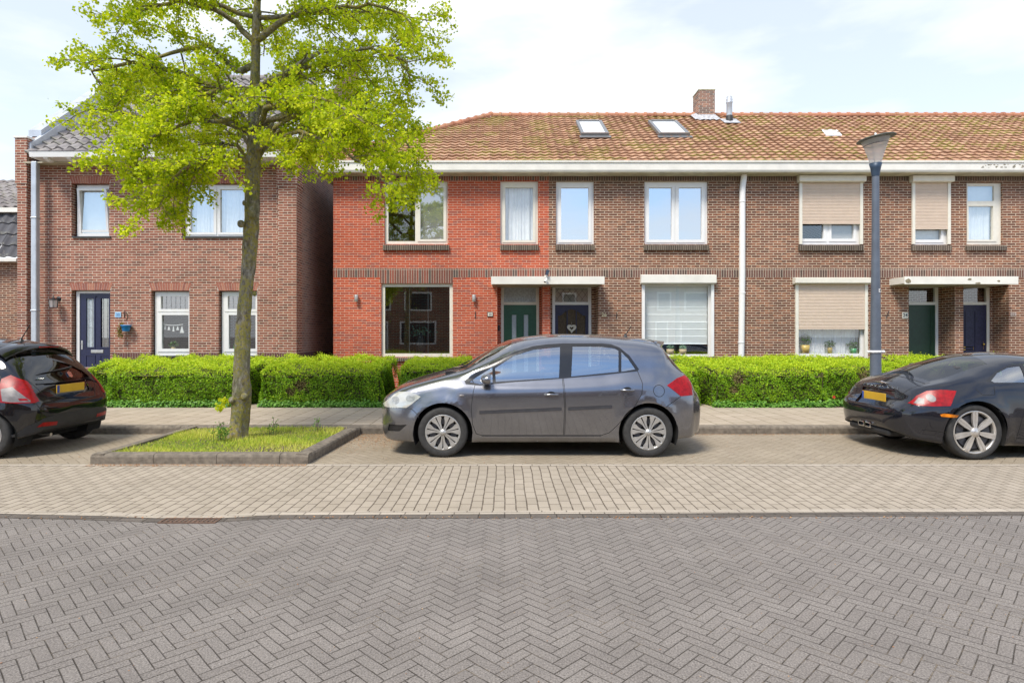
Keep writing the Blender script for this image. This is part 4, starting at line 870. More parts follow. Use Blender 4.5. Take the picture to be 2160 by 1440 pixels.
MB().box(LX0-.004, pw0+.004, 14.58, 14.62, .1, PZ(745, 14.6)).build('plinth', 'plinth', hl_); MB().box(pw1-.004, LX1+.012, 14.58, 20, .1, PZ(745, 14.6)).build('plinth', 'plinth', hl_)
# front door 30
yd = YL+.10; fx = pr(155, 233, 613, 775, YL); m = MB(); lf = pr(161.5, 231.5, 618, 775, YL)
holes_panel(m, fx[0], fx[1], .1, fx[3], yd, .06, [(lf[0], lf[1], .14, lf[3])], outer=True); m.build('door_frame', 'white', hl_)
yd += .02; gl1, gl2 = pr(175, 191.5, 629, 732, YL), pr(206, 223.5, 629, 732, YL); m = MB()
holes_panel(m, lf[0], lf[1], .14, lf[3], yd, .035, [gl1, gl2]); D = m.build('door', 'blue_door', hl_)
for g_ in (gl1, gl2):
    k = MB(); e = .03; holes_panel(k, g_[0]-e, g_[1]+e, g_[2]-e, g_[3]+e, yd-.012, .0119, [g_], outer=True); k.box(g_[0]-.05, g_[1]+.05, yd-.025, yd-.001, g_[3]+.035, g_[3]+.06); parent_sub(k.build('moulding', 'blue_door', None), D)
    parent_sub(MB().add([(g_[0], yd+.02, g_[2]), (g_[1], yd+.02, g_[2]), (g_[1], yd+.02, g_[3]), (g_[0], yd+.02, g_[3])], [(0, 1, 2, 3)]).build('door_light', 'gl_frost' if g_ is gl1 else 'gl', None), D)
    k = MB()
    for t in (.25, .75): k.box(g_[0]+(g_[1]-g_[0])*t-.003, g_[0]+(g_[1]-g_[0])*t+.003, yd+.008, yd+.014, g_[2], g_[3])
    for t in (.2, .4, .6, .8): k.box(g_[0], g_[1], yd+.0145, yd+.018, g_[2]+(g_[3]-g_[2])*t-.003, g_[2]+(g_[3]-g_[2])*t+.003)
    parent_sub(k.build('leaded_bars', 'steel', None), D)
    k = MB(); z1 = PZ(748, YL); holes_panel(k, g_[0]-.03, g_[1]+.03, .3, z1, yd-.012, .0119, [(g_[0], g_[1], .33, z1-.03)], outer=True); parent_sub(k.build('moulding', 'blue_door', None), D)
ms = pr(185, 211.5, 738, 744.5, YL); parent_sub(MB().box(ms[0], ms[1], yd-.012, yd-.001, ms[2], ms[3]).build('mail_slot', 'steel', None, mod=.01), D)
hx = PX(166, YL); parent_sub(MB().box(hx-.018, hx+.018, yd-.01, yd-.001, PZ(737, YL), PZ(718, YL)).tube([(hx, yd-.01, PZ(725, YL)), (hx, yd-.05, PZ(725, YL)), (hx+.06, yd-.055, PZ(725.5, YL))], .009, 8).build('handle', 'steel', None), D)
nq = MB().box(PX(243, YL), PX(256, YL), YL-.015, YL-.001, PZ(669.5, YL), PZ(658, YL)).build('number_plate', 'plate_blue', hl_, mod=.003)
txt('30', .10, (PX(249.5, YL), YL-.0165, PZ(664, YL)), 'house_number', 'ink_blue', hl_, ext=.001)
# lantern
ll = empty('wall_lantern', (PX(122, YL), YL, PZ(630, YL)), 'black coach lantern with clear glass on the wall left of the navy door', 'lantern')
lx, ly, lz = PX(113, YL-.17), YL-.17, PZ(640, YL-.17)
m = MB(); m.lathe([(0, -.012), (.05, -.012), (.06, 0)], (PX(124, YL), YL-.003, PZ(630, YL)), 16, ax='y')
m.tube([(PX(124, YL), YL-.01, PZ(630, YL)), (PX(123, YL), YL-.07, PZ(633, YL)), (PX(119, YL), YL-.12, PZ(628, YL)), (lx, ly, PZ(628, YL))], .012, 8); m.build('bracket', 'blk', ll)
m = MB(); m.lathe([(0, .205), (.012, .2), (.008, .17), (.02, .15), (.03, .135), (.10, .095), (.11, .085), (.0, .086)], (lx, ly, lz), 6); m.lathe([(0, -.105), (.085, -.105), (.09, -.095), (0, -.094)], (lx, ly, lz), 6)
for k in range(6): a = R(60*k); m.tube([(lx+.1*math.cos(a), ly+.1*math.sin(a), lz+.086), (lx+.085*math.cos(a), ly+.085*math.sin(a), lz-.095)], .006, 4)
m.build('lantern_frame', 'blk', ll); MB().lathe([(.097, .085), (.083, -.094)], (lx, ly, lz), 6, smooth=False).build('lantern_glass', 'lampglass', ll)
MB().lathe([(0, -.09), (.012, -.09), (.012, .02), (0, .04)], (lx, ly, lz), 8).build('candle', 'white', ll)
# blue wall planter
pl = empty('wall_planter', (PX(266, YL), YL-.1, PZ(694, YL)), 'blue plastic wall planter with trailing yellowish plant, below number 30', 'planter')
px_, pz_ = PX(267, YL-.1), PZ(692, YL-.1); MB().lathe([(0, -.075), (.07, -.075), (.075, -.06), (.105, .05), (.118, .055), (.118, .075), (.1, .075), (.095, .03), (0, .03)], (px_, YL-.12, pz_), 20).build('pot', 'planter_blue', pl)
c = []; 
for _ in range(420):
    t = random.random(); c.append((px_-.09-.09*math.sin(t*2.2)+random.gauss(0, .03)+t*.05, YL-.13+random.gauss(0, .03), pz_+.11-t*.33+random.gauss(0, .02)))
fast_mesh('trailing_leaves', leaf_verts(c, .035), 4, 'dryplant', pl, {'tint': RNG.uniform(0, 1, len(c))})
hk = empty('wall_hook', (PX(268, YL), YL, PZ(665, YL)), 'rusty curled wall hook with dry wreath above the blue planter', 'hook')
hh = PX(263, YL); MB().tube([(hh, YL-.01, PZ(670, YL)), (hh, YL-.02, PZ(659, YL)), (hh+.03, YL-.06, PZ(656, YL)), (hh+.08, YL-.08, PZ(658, YL)), (hh+.11, YL-.08, PZ(663, YL))], .008, 6).build('hook_arm', 'dark', hk)
MB().tube([(hh+.10+.05*math.sin(a)*.5, YL-.08, PZ(668, YL)+.07*math.cos(a)) for a in [i*math.pi/6 for i in range(8)]], .012, 6).build('dry_wreath', 'twig', hk)
# ================================================================ house at the far left edge
YN = 17.0
hn_ = empty('brick_house', (-15.5, YN, 0), 'dark brick house with mansard of dark tiles at the far left edge', 'house')
xn0, xn1 = -26, PX(40, 16.8)-.0
MB().box(xn0, xn1-.1, YN, YN+8, 0, 3.62).build('wall', 'brick_brown', hn_)
MB().prism([(YN-.3, 3.58), (YN-.3, 3.66), (YN+.05, 3.70), (YN+.05, 3.58)], xn0, xn1, ax='x').build('gutter', 'fascia', hn_)
tiles(hn_, xn0, xn1, (YN-.2, 3.72), (YN+.55, 5.10), .30, .36, 'tile_dark', amp=.03, step=.03, seed=31, name='mansard_roof')
MB().box(xn0, xn1+.03, YN+.40, YN+.75, 5.09, 5.22).build('cornice', 'fascia', hn_)
tiles(hn_, xn0, xn1+.0, (YN+.45, 5.24), (YN+3.3, 6.75), .30, .34, 'tile_grey', amp=.03, step=.03, seed=33, clip=[((xn1, YN+.5, 0), Vector((1, .75, 0)).normalized())], name='upper_roof')
MB().add([(xn0, YN+3.3, 6.74), (xn1-2, YN+3.3, 6.74), (xn1-2, YN+7, 5.2), (xn0, YN+7, 5.2)], [(0, 1, 2, 3)]).build('rear_roof', 'tile_dark', hn_)
# ================================================================ houses across the street, behind the viewer (seen mirrored in the windows)
YO = -10.5
for k in range(5):
    x0 = -16+k*6.4; ho = empty('brick_house', (x0, YO, 0), 'brown brick house across the street, seen only as a dark reflection in the windows', 'house', 'houses across the street reflected in the glass')
    m = MB(); m.box(x0, x0+6.38, YO-8, YO, 0, 5.0); m.build('wall', 'brick_brown', ho)
    m = MB()
    for (a, b, c, d) in ((.7, 1.6, .1, 2.5), (2.4, 4.9, .9, 2.5), (.8, 1.8, 3.2, 4.5), (2.7, 4.6, 3.2, 4.5)):
        f_ = MB(); f_.box(x0+a, x0+b, YO+.001, YO+.04, c, d); w = f_.build('window_frame', 'white', ho); parent_sub(MB().box(x0+a+.12, x0+b-.12, YO+.041, YO+.05, c+.12, d-.12).build('pane', 'blk', None), w)
    MB().prism([(YO+.3, 5.0), (YO+.3, 5.15), (YO-4, 7.0), (YO-8.3, 5.15), (YO-8.3, 5.0)], x0, x0+6.4, ax='x').build('roof', plain_('far_roof', (.20, .09, .05)), ho)
# ---------------------------------------------------------------- planting
MT['deadleaf'] = attr_leaf('dead_hedge_leaf', ((0, (.16, .11, .05)), (.7, (.34, .26, .12)), (1, (.30, .40, .06))), .2, .8)
def hedge(label, x0, x1, y0, y1, zf, zb, lean0=0., lean1=0., seed=1, dry=()):
    """clipped hedge: front at y0, back at y1, top rising from zf to zb; ends shift with depth (lean)"""
    rng = np.random.default_rng(seed); h = empty('hedge', ((x0+x1)/2, y0, KZ), label, 'hedge', 'clipped green hedges in front of the houses')
    W_, Dp = x1-x0, y1-y0
    lump = lambda a, b, s: .05*np.sin(a*3.1+s)*np.cos(b*4.3+s*2)+.035*np.sin(a*7.7+b*5.1+s)+.02*np.sin(a*17+b*13)
    def X(t, d): return x0+lean0*d+(W_+(lean1-lean0)*d)*t
    core = MB(); nx, ny, nz_ = 24, 8, 8
    for kind in 'fltrb':
        pass
    def surf(kind, a, b):
        # a,b in 0..1 arrays -> points and normals
        o = np.ones_like(a)
        if kind == 'f': x, y, z = X(a, 0), y0+0*a, KZ+(zf-KZ)*b; nrm = (0, -1, .25)
        elif kind == 't': d = b; x, y, z = X(a, d*Dp), y0+d*Dp, zf+(zb-zf)*np.sqrt(d); nrm = (0, -.15, 1)
        elif kind == 'l': x, y, z = X(0*a, a*Dp), y0+a*Dp, KZ+(zf+(zb-zf)*np.sqrt(a)-KZ)*b; nrm = (-1, 0, .2)
        else: x, y, z = X(o, a*Dp), y0+a*Dp, KZ+(zf+(zb-zf)*np.sqrt(a)-KZ)*b; nrm = (1, 0, .2)
        N = np.tile(nrm, (len(a), 1)).astype(float); N /= np.linalg.norm(N, axis=1)[:, None]
        return np.stack([x, y, z], 1), N
    cl, ct, cn = [], [], []
    area = {'f': W_*(zf-KZ), 't': W_*Dp, 'l': Dp*(zb-KZ), 'r': Dp*(zb-KZ)}
    for kind, dens in (('f', 5200), ('t', 3600), ('l', 3600), ('r', 3600)):
        n = int(area[kind]*dens); a, b = rng.uniform(0, 1, n), rng.uniform(0, 1, n); P, N = surf(kind, a, b)
        if kind == 'f':   # round the upper front edge, tuck in the foot
            P[:, 1] += .10*np.clip((b-.78)/.22, 0, 1)**2+.05*np.clip((.2-b)/.2, 0, 1)
        if kind == 't': P[:, 2] -= .05*np.clip((.08-b)/.08, 0, 1)
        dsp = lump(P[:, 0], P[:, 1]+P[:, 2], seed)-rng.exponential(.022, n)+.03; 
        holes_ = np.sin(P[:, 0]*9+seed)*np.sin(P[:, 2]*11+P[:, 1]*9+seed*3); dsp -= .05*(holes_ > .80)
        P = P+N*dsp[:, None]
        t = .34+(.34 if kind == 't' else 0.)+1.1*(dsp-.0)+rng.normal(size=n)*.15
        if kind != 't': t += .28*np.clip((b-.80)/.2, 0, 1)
        cl.append(P); ct.append(t); cn.append(N)
        if kind == 't':      # fresh shoots standing above the top
            m = int(n*.12); k = rng.integers(0, n, m); Q = P[k]+np.stack([rng.normal(size=m)*.01, rng.normal(size=m)*.01, rng.uniform(.02, .07, m)], 1); cl.append(Q); ct.append(.8+rng.normal(size=m)*.1); cn.append(N[k])
    C = np.concatenate(cl); T = np.concatenate(ct); N = np.concatenate(cn)
    for (dx, dz, r) in dry:
        q = (np.abs(C[:, 1]-y0) < .25) & (((C[:, 0]-dx)**2+((C[:, 2]-dz)*1.2)**2) < r*r*rng.uniform(.3, 1.3, len(C))); C = C[~q]; T = T[~q]; N = N[~q]
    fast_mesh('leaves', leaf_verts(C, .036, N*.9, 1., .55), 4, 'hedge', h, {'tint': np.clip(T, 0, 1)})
    if dry:
        q = np.array([(dx+random.gauss(0, r*.55), y0+.02+random.gauss(0, .03), dz+random.gauss(0, r*.5)) for dx, dz, r in dry for _ in range(420)])
        fast_mesh('dead_leaves', leaf_verts(q, .028), 4, 'deadleaf', h, {'tint': rng.uniform(0, 1, len(q))})
    # woody inside
    g = []
    for kind in 'ftlr':
        m = 14
        A, B = np.meshgrid(np.linspace(0, 1, m), np.linspace(0, 1, m)); P, N = surf(kind, A.ravel(), B.ravel())
        P = P-N*(.075+.03*rng.uniform(0, 1, len(P)))[:, None]; P[:, 2] = np.maximum(P[:, 2], KZ)
        for i in range(m-1):
            for j in range(m-1): q = [i*m+j, i*m+j+1, (i+1)*m+j+1, (i+1)*m+j]; g += [P[k] for k in q]
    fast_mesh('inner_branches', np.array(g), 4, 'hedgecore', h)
    tw = MB()
    for _ in range(int(W_*26)+10*len(dry)):
        if dry and random.random() < .5: dx, dz, r = random.choice(dry); x = dx+random.gauss(0, r*.6); z = dz+random.gauss(0, r*.6)
        else: x = U(x0+.05, x1-.05); z = KZ+U(.0, .5)
        z = min(z, zf-.08); p = Vector((x, y0+.10, max(z, KZ))); tw.tube([p, p+Vector((U(-.06, .06), -.04, U(.05, .12))), p+Vector((U(-.1, .1), -.08+U(-.02, .03), U(.10, .22)))], [.005, .004, .002], 4)
    tag(tw.build('twigs', 'twig', h), kind='stuff'); return h
MT['hedgecore'] = plain('hedge_inside', (.075, .065, .03), .95, var=.5, sc=25)
YH = 11.92
hx = lambda px: PX(px, YH)
hedge('long green hedge behind the tree, in front of the house with the navy door', hx(228), hx(499), YH, 13.9, .80, 1.0, lean0=.1, lean1=.3, seed=1)
hedge('dark narrow hedge end behind the rear of the small black hatchback', hx(150), hx(222), YH+.5, 14.2, .82, .98, lean0=-.2, lean1=.05, seed=8)
hedge('green hedge between the tree and the grey car, brown twigs showing in its face', hx(551), hx(800), YH, 13.95, .80, 1.0, lean0=.02, lean1=-.02, seed=2, dry=[(hx(636), .55, .16), (hx(615), .42, .12)])
hedge('low green hedge under the shop window, partly hidden by the grey car bonnet', hx(840), hx(985), YH+.25, 14.0, .86, .98, lean0=.0, lean1=0, seed=3)
hedge('short piece of hedge just behind the tail of the grey car', hx(1370), hx(1477), YH+.1, 12.9, .82, .86, lean0=-.02, lean1=-.16, seed=4)
hedge('large green hedge right of the grey car with a dry brown patch', hx(1502), hx(1742), YH-.05, 13.9, .80, .99, lean0=-.2, lean1=-.04, seed=5, dry=[(hx(1555), .66, .15), (hx(1545), .45, .10)])
hedge('green hedge behind the street lamp and the black coupe', hx(1752), hx(1960), YH+.45, 14.3, .82, .98, lean0=-.25, lean1=-.1, seed=6, dry=[(hx(1850), .68, .13)])
hedge('hedge at the right hidden behind the black coupe', hx(2010), hx(2300), YH+.45, 14.2, .82, .98, seed=7)
# ivy along the hedge feet
pts = []
for a, b, y in ((215, 499, YH), (548, 805, YH), (1500, 1750, YH-.05), (1745, 1830, YH+.25)):
    n_ = int((b-a)*9)
    for _ in range(n_): pts.append((hx(a)+(hx(b)-hx(a))*random.random(), y-.02-abs(random.gauss(0, .05)), KZ+abs(random.gauss(0, .05))))
P_ = np.array(pts); tag(fast_mesh('ivy_ground_cover', leaf_verts(P_, .05, np.tile([0, -1., 1.2], (len(P_), 1)), .5, .9), 4, 'ivy', attrs={'tint': RNG.uniform(0, 1, len(P_))}), kind='stuff')
rf = empty('poppy', (hx(1757), YH-.05, KZ), 'single small red flower beside the foot of the hedge left of the black coupe', 'flower')
px_, pz_ = PX(1757, YH-.05), PZ(837, YH-.05)
MB().tube([(px_, YH-.03, KZ), (px_+.01, YH-.05, pz_)], .003, 4).build('stem', 'ivystem', rf) if 'ivystem' in MT else MB().tube([(px_, YH-.03, KZ), (px_+.01, YH-.05, pz_)], .003, 4).build('stem', 'twig', rf)
MT['redpetal'] = plain('red_petal', (.6, .02, .02), .5)
m = MB()
for k in range(5):
    a = R(72*k); m.prism([(px_+.01+.035*math.cos(a+d)*q, pz_+.03*math.sin(a+d)*q) for d, q in ((0, .1), (-.5, .8), (0, 1), (.5, .8))], YH-.065-.002*k, YH-.062-.002*k)
m.build('petals', 'redpetal', rf)
# ---------------------------------------------------------------- street tree
TY = 8.42; ts = F/TY
TW = lambda px, py: Vector((PX(px, TY), TY, PZ(py, TY)))
tree = empty('street_tree', (PX(497, TY), TY, KZ), 'lichen covered street tree with fresh lime green leaves on the grass island', 'tree')
trunk = [(497, 935, 28), (498, 918, 24.5), (502, 890, 22), (507, 850, 23), (510, 830, 24), (511, 800, 20.5), (514, 740, 19), (517, 650, 17), (520, 600, 16), (523, 560, 16.5), (525, 520, 19), (529, 480, 19), (532, 440, 17.5), (533, 400, 18), (535, 350, 18), (537, 320, 17), (535, 280, 15), (534, 240, 14), (536, 190, 12.5), (538, 140, 11.5), (540, 90, 10.5), (542, 40, 9.5), (545, 0, 8.5), (548, -90, 8), (545, -200, 6), (552, -330, 4), (549, -470, 1.5)]
tp = [TW(x, y)+Vector((0, .03*math.sin(i*.8), 0)) for i, (x, y, r) in enumerate(trunk)]; tr_ = [r*.80/ts for *_, r in trunk]
def lumps(mb, pts, rad, n=20):
    """noisy bark tube"""
    P = []; Rr = []
    for i in range(len(pts)-1):
        m = max(1, int((pts[i+1]-pts[i]).length/.05))
        for k in range(m): t = k/m; P.append(pts[i].lerp(pts[i+1], t)); Rr.append(rad[i]*(1-t)+rad[i+1]*t)
    P.append(pts[-1]); Rr.append(rad[-1]); vs = []
    for i, (p, r) in enumerate(zip(P, Rr)):
        for k in range(n):
            a = 2*math.pi*k/n; z = p.z
            q = r*(1+.06*math.sin(3*a+z*2.1)+.05*math.sin(5*a-z*3.7+1)+.045*math.sin(9*a+z*11)+.035*math.sin(z*23+a*2))
            if z < .55: q *= 1+.16*max(0, math.sin(4*a+.6))*(1-max(0, z)/.55)
            vs.append((p.x+q*math.cos(a), p.y+q*math.sin(a), z))
    mb.add(vs, [(i*n+k, i*n+(k+1) % n, (i+1)*n+(k+1) % n, (i+1)*n+k) for i in range(len(P)-1) for k in range(n)], 0, True)
wood = MB(); lumps(wood, tp, tr_)
for (px, py, r) in ((538, 455, 9), (527, 505, 8), (515, 475, 8), (540, 620, 5), (497, 842, 8), (522, 835, 8), (520, 430, 6)):   # burls
    c = TW(px, py)+Vector((0, -.10 if r > 7 else -.05, 0)); wood.lathe([(r/ts*math.sin(R(a)), r/ts*math.cos(R(a))) for a in range(0, 181, 30)], c, 8)
twigs = []      # (p, q)
def bez(p, d, L_, droop, n=6, wob=.12):
    pts = [p.copy()]; d = d.normalized()
    for i in range(n):
        d = (d+Vector((random.gauss(0, wob), random.gauss(0, wob), random.gauss(0, wob*.6)-droop*(i/n)))).normalized(); pts.append(pts[-1]+d*(L_/n))
    return pts
leafC = []
def along(pts, t):
    t *= len(pts)-1; i = min(int(t), len(pts)-2); return pts[i].lerp(pts[i+1], t-i), (pts[i+1]-pts[i]).normalized()
def sub(pts, r0, lev, L_):
    n = {1: 13, 2: 7}[lev]
    for k in range(n):
        t = (.22 if lev == 1 else .15)+(.80)*(k+random.random()*.8)/n; t = min(t, 1); p, d = along(pts, t)
        side = d.cross(Vector((0, 0, 1))).normalized()*(1 if k % 2 else -1); up = Vector((0, 0, random.gauss(.12, .45)))
        q = (d*.75+side*random.uniform(.4, 1.0)+up).normalized(); l = L_*random.uniform(.55, 1.1)*(1.1-.5*t)
        b = bez(p, q, l, .32 if lev == 1 else .15, 5 if lev == 1 else 3, .16)
        r = r0*(1-t*.7)*.5 if lev == 1 else .0045
        wood.tube(b, [max(r*(1-i/len(b)*.75), .0022) for i in range(len(b))], 5 if lev == 1 else 3, cap=False)
        if lev == 1: sub(b, r, 2, .34); twigs.append(b)
        else:
            for m in range(6):
                leafC.append((along(b, random.uniform(.3, 1))[0], random.random()))
def limb(base, pts, r0):
    P = [base]+pts; Q = []
    for i in range(len(P)-1):
        for k in range(3): Q.append(P[i].lerp(P[i+1], k/3)+Vector((random.gauss(0, .012), random.gauss(0, .012), random.gauss(0, .012))))
    Q.append(P[-1]); wood.tube(Q, [max(r0*(1-i/len(Q)*.82), .006) for i in range(len(Q))], 8, cap=False)
    sub(Q, r0, 1, .95)
def L3(*p): return [Vector((PX(a, TY)*(1), TY+dy, PZ(b, TY)))+Vector(((PX(a, TY)/TY)*dy, 0, (PZ(b, TY)-H)/TY*dy)) for a, b, dy in p]
limb(tp[15], L3((560, 295, -.05), (575, 285, -.1), (610, 275, -.2), (660, 262, -.35), (720, 285, -.55), (790, 318, -.7)), .055)
limb(tp[16], L3((500, 268, .0), (447, 246, -.1), (380, 240, -.2), (300, 248, -.3), (230, 232, -.35), (235, 235, -.4)), .055)
limb(tp[18], L3((505, 190, -.05), (460, 190, -.3), (420, 205, -.5), (360, 250, -.8), (310, 300, -1.0)), .05)
limb(tp[19], L3((500, 150, .1), (440, 95, .3), (360, 110, .5), (290, 150, .7), (265, 160, .8)), .05)
limb(tp[20], L3((500, 50, .0), (450, 20, -.1), (380, 0, -.3), (300, 20, -.5), (255, 40, -.6)), .045)
limb(tp[20], L3((580, 55, -.1), (625, 30, -.2), (700, 20, -.4), (780, 10, -.5), (850, 30, -.6)), .05)
limb(tp[18], L3((590, 170, .1), (640, 140, .3), (720, 140, .5), (800, 110, .7), (860, 90, .8)), .05)
limb(tp[17], L3((580, 200, .3), (640, 160, .7), (700, 150, 1.0), (770, 170, 1.4)), .045)
limb(tp[15], L3((575, 250, .2), (640, 225, .5), (720, 225, .8), (800, 235, 1.0), (850, 250, 1.1)), .05)
limb(tp[16], L3((560, 230, -.3), (620, 200, -.8), (700, 210, -1.2), (770, 260, -1.5)), .045)
limb(tp[16], L3((500, 235, .3), (430, 195, .8), (350, 190, 1.2), (270, 215, 1.5)), .045)
limb(tp[14], L3((505, 310, -.1), (470, 300, -.3), (430, 330, -.4), (395, 375, -.4), (372, 415, -.4)), .03)
limb(tp[15], L3((580, 270, -.3), (650, 230, -.5), (720, 240, -.5), (790, 290, -.5), (850, 360, -.5)), .035)
limb(tp[14], L3((570, 300, .4), (610, 290, .9), (670, 310, 1.3)), .035)
limb(tp[15], L3((515, 290, .5), (470, 280, 1.0), (400, 290, 1.4), (330, 300, 1.6)), .035)
limb(tp[15], L3((570, 290, -.4), (630, 275, -.7), (700, 300, -.9), (770, 345, -1.0), (830, 400, -1.0)), .035)
limb(tp[16], L3((570, 255, -.1), (660, 235, -.2), (760, 250, -.3), (850, 290, -.3), (880, 345, -.3)), .045)
limb(tp[16], L3((490, 255, -.3), (400, 260, -.6), (300, 300, -.8), (275, 340, -.8)), .035)
limb(tp[17], L3((480, 190, -.2), (380, 150, -.2), (280, 130, -.2), (190, 150, -.2), (225, 185, -.1)), .045)
limb(tp[14], L3((500, 325, -.3), (450, 330, -.6), (390, 350, -.8), (350, 400, -.8), (335, 440, -.8)), .03)
limb(tp[18], L3((590, 160, -.3), (680, 110, -.4), (780, 100, -.4), (860, 130, -.3), (865, 175, -.2)), .04)
for i, (k, a, rise) in enumerate(((21, 20, .5), (21, 200, .4), (22, 110, .4), (22, 290, .5), (23, 60, .6), (23, 150, .5), (23, 240, .6), (23, 335, .5), (24, 20, .7), (24, 140, .7), (24, 260, .7), (25, 80, .9), (25, 200, .9), (25, 320, .9))):
    d = Vector((math.cos(R(a)), math.sin(R(a)), 0)); Lh = {21: 2.5, 22: 2.5, 23: 2.2, 24: 1.7, 25: 1.1}[k]; b = tp[k]
    limb(b, [b+d*Lh*.25+Vector((0, 0, .3*rise)), b+d*Lh*.6+Vector((0, 0, .75*rise)), b+d*Lh+Vector((0, 0, .8*rise))], .035)
wood.build('trunk', 'bark', tree)
C = []; T = []
for p, t in leafC:
    k = 6
    for _ in range(k): C.append((p.x+random.gauss(0, .042), p.y+random.gauss(0, .042), p.z+random.gauss(0, .036)-.01)); T.append(.44+.5*(t-.5)+random.gauss(0, .2))
print('LEAVES', len(C))
fast_mesh('crown', leaf_verts(C, .045, np.tile([0, -.2, .5], (len(C), 1)), 1., .85), 4, 'leafy', tree, {'tint': np.clip(T, 0, 1)})
# shoots on the stem and at its foot
for px, py, n_, s in ((472, 858, 50, .06), (483, 843, 30, .05)):
    c = TW(px, py)+Vector((0, -.12, 0)); sh = [tuple(c+Vector((random.gauss(0, s*.5), random.gauss(0, s*.4), random.gauss(0, s*.5)))) for _ in range(n_)]
    fast_mesh('stem_shoot', leaf_verts(sh, .05, None, 1, .9), 4, 'leafy', tree, {'tint': RNG.uniform(.4, 1, len(sh))})
def weed(px, py, hgt, n_, label):
    Y_ = F*(H-KZ)/(py-PY0); x = PX(px, Y_); e = empty('weed', (x, Y_, KZ-.03), label, 'weed', 'weeds on the grass island'); m = MB(); c = []
    for k in range(n_):
        d = Vector((random.gauss(0, .12), random.gauss(0, .08), 1)); b = bez(Vector((x+random.gauss(0, .04), Y_+random.gauss(0, .03), KZ-.03)), d, hgt*random.uniform(.6, 1.1), 0, 4, .1); m.tube(b, .003, 3)
        for _ in range(16): q = along(b, random.uniform(.25, 1))[0]; c.append((q.x+random.gauss(0, .025), q.y+random.gauss(0, .025), q.z+random.gauss(0, .02)))
    m.build('stems', 'twig', e); fast_mesh('foliage', leaf_verts(c, .03), 4, 'ivy', e, {'tint': RNG.uniform(.3, 1, len(c))})
weed(463, 927, .26, 12, 'leafy weed clump at the left foot of the tree trunk'); weed(575, 913, .24, 4, 'thin tall weed stalk on the grass right of the tree trunk'); weed(665, 906, .22, 3, 'sparse weed stalk near the right end of the grass island')
# ---------------------------------------------------------------- street lamp
LY = 9.78; lx = PX(1847, LY); lp = empty('street_lamp', (lx, LY, KZ), 'blue grey street lamp with tilted cap and clear cone behind the black coupe', 'street lamp')
zt_ = PZ(345, LY)
m = MB(); m.lathe([(.10, KZ), (.085, KZ+.03), (.082, KZ+1.0), (.078, 1.5), (.058, 3.0), (.053, PZ(372, LY)-.004)], (lx, LY, 0), 28); m.build('pole', 'pole', lp)
m = MB(); m.lathe([(.056, PZ(372, LY)), (.060, PZ(368, LY)), (.075, PZ(355, LY)), (.095, zt_), (0, zt_)], (lx, LY, 0), 28); m.build('collar', plain('dark_blue_collar', (.035, .06, .10), .45, .2), lp)
ti = Matrix.Rotation(R(-8), 4, 'Y'); zc_ = PZ(295, LY)-zt_
m = MB(); n_ = 32; vs = []
for r, h in ((.080, 0), (.118, zc_*.35), (.162, zc_*.7), (.205, zc_)):
    for k in range(n_): a = 2*math.pi*k/n_; x, y = r*math.cos(a), r*math.sin(a); vs.append((lx+x, LY+y, zt_+h+x*.15*(h/zc_)))
m.add(vs, [(i*n_+k, i*n_+(k+1) % n_, (i+1)*n_+(k+1) % n_, (i+1)*n_+k) for i in range(3) for k in range(n_)], 0, True); m.build('glass_cone', 'lampglass', lp)
m = MB(); m.lathe([(.0, .035), (.12, .032), (.27, .018), (.285, .004), (.282, .0), (.26, .0), (0, .001)], (lx+.01, LY, zt_+zc_+.012), 40, M=ti); m.build('cap', plain('lamp_cap', (.09, .10, .085), .5, .2), lp)
m = MB(); m.lathe([(.012, .035), (.022, .04), (.018, .06), (.012, .10), (0, .105)], (lx+.01, LY, zt_+zc_+.012), 12, M=ti); m.build('finial', 'white', lp)
m = MB(); m.tube([(lx-.03, LY-.03, zt_), (lx-.10, LY-.05, zt_+zc_-.03)], .007, 6); m.tube([(lx+.172*math.cos(R(a)), LY+.172*math.sin(R(a)), zt_+zc_*.80+.024*math.cos(R(a))) for a in range(0, 361, 15)], .006, 6, cap=False); m.build('inner_rod', 'dark', lp)
m = MB(); r_ = .074; m.add([(lx+r_*math.cos(R(a)), LY+r_*math.sin(R(a)), z) for z in (PZ(617, LY), PZ(609.5, LY)) for a in range(-85, -35, 10)], [(i, i+1, 6+i-0, 5+i) for i in range(4)], 0, True); m.build('sticker', 'white', lp)
txt('10', .05, (lx+.036, LY-.0665, PZ(613.3, LY)), 'sticker_number', 'ink', lp, rz=30, ext=.0006, bold=True)
m = MB(); zz = PZ(741.5, LY); m.lathe([(.082, zz-.02), (.094, zz-.016), (.094, zz+.016), (.082, zz+.02)], (lx, LY, 0), 24)
for s_ in (-1, 1): m.lathe([(0, -.022), (.025, -.016), (.028, .0), (.02, .02), (0, .024)], (lx+s_*.118, LY-.01, zz), 8)
m.build('cable_clamp', plain('white_tape', (.75, .75, .74), .6, var=.3, sc=60), lp)
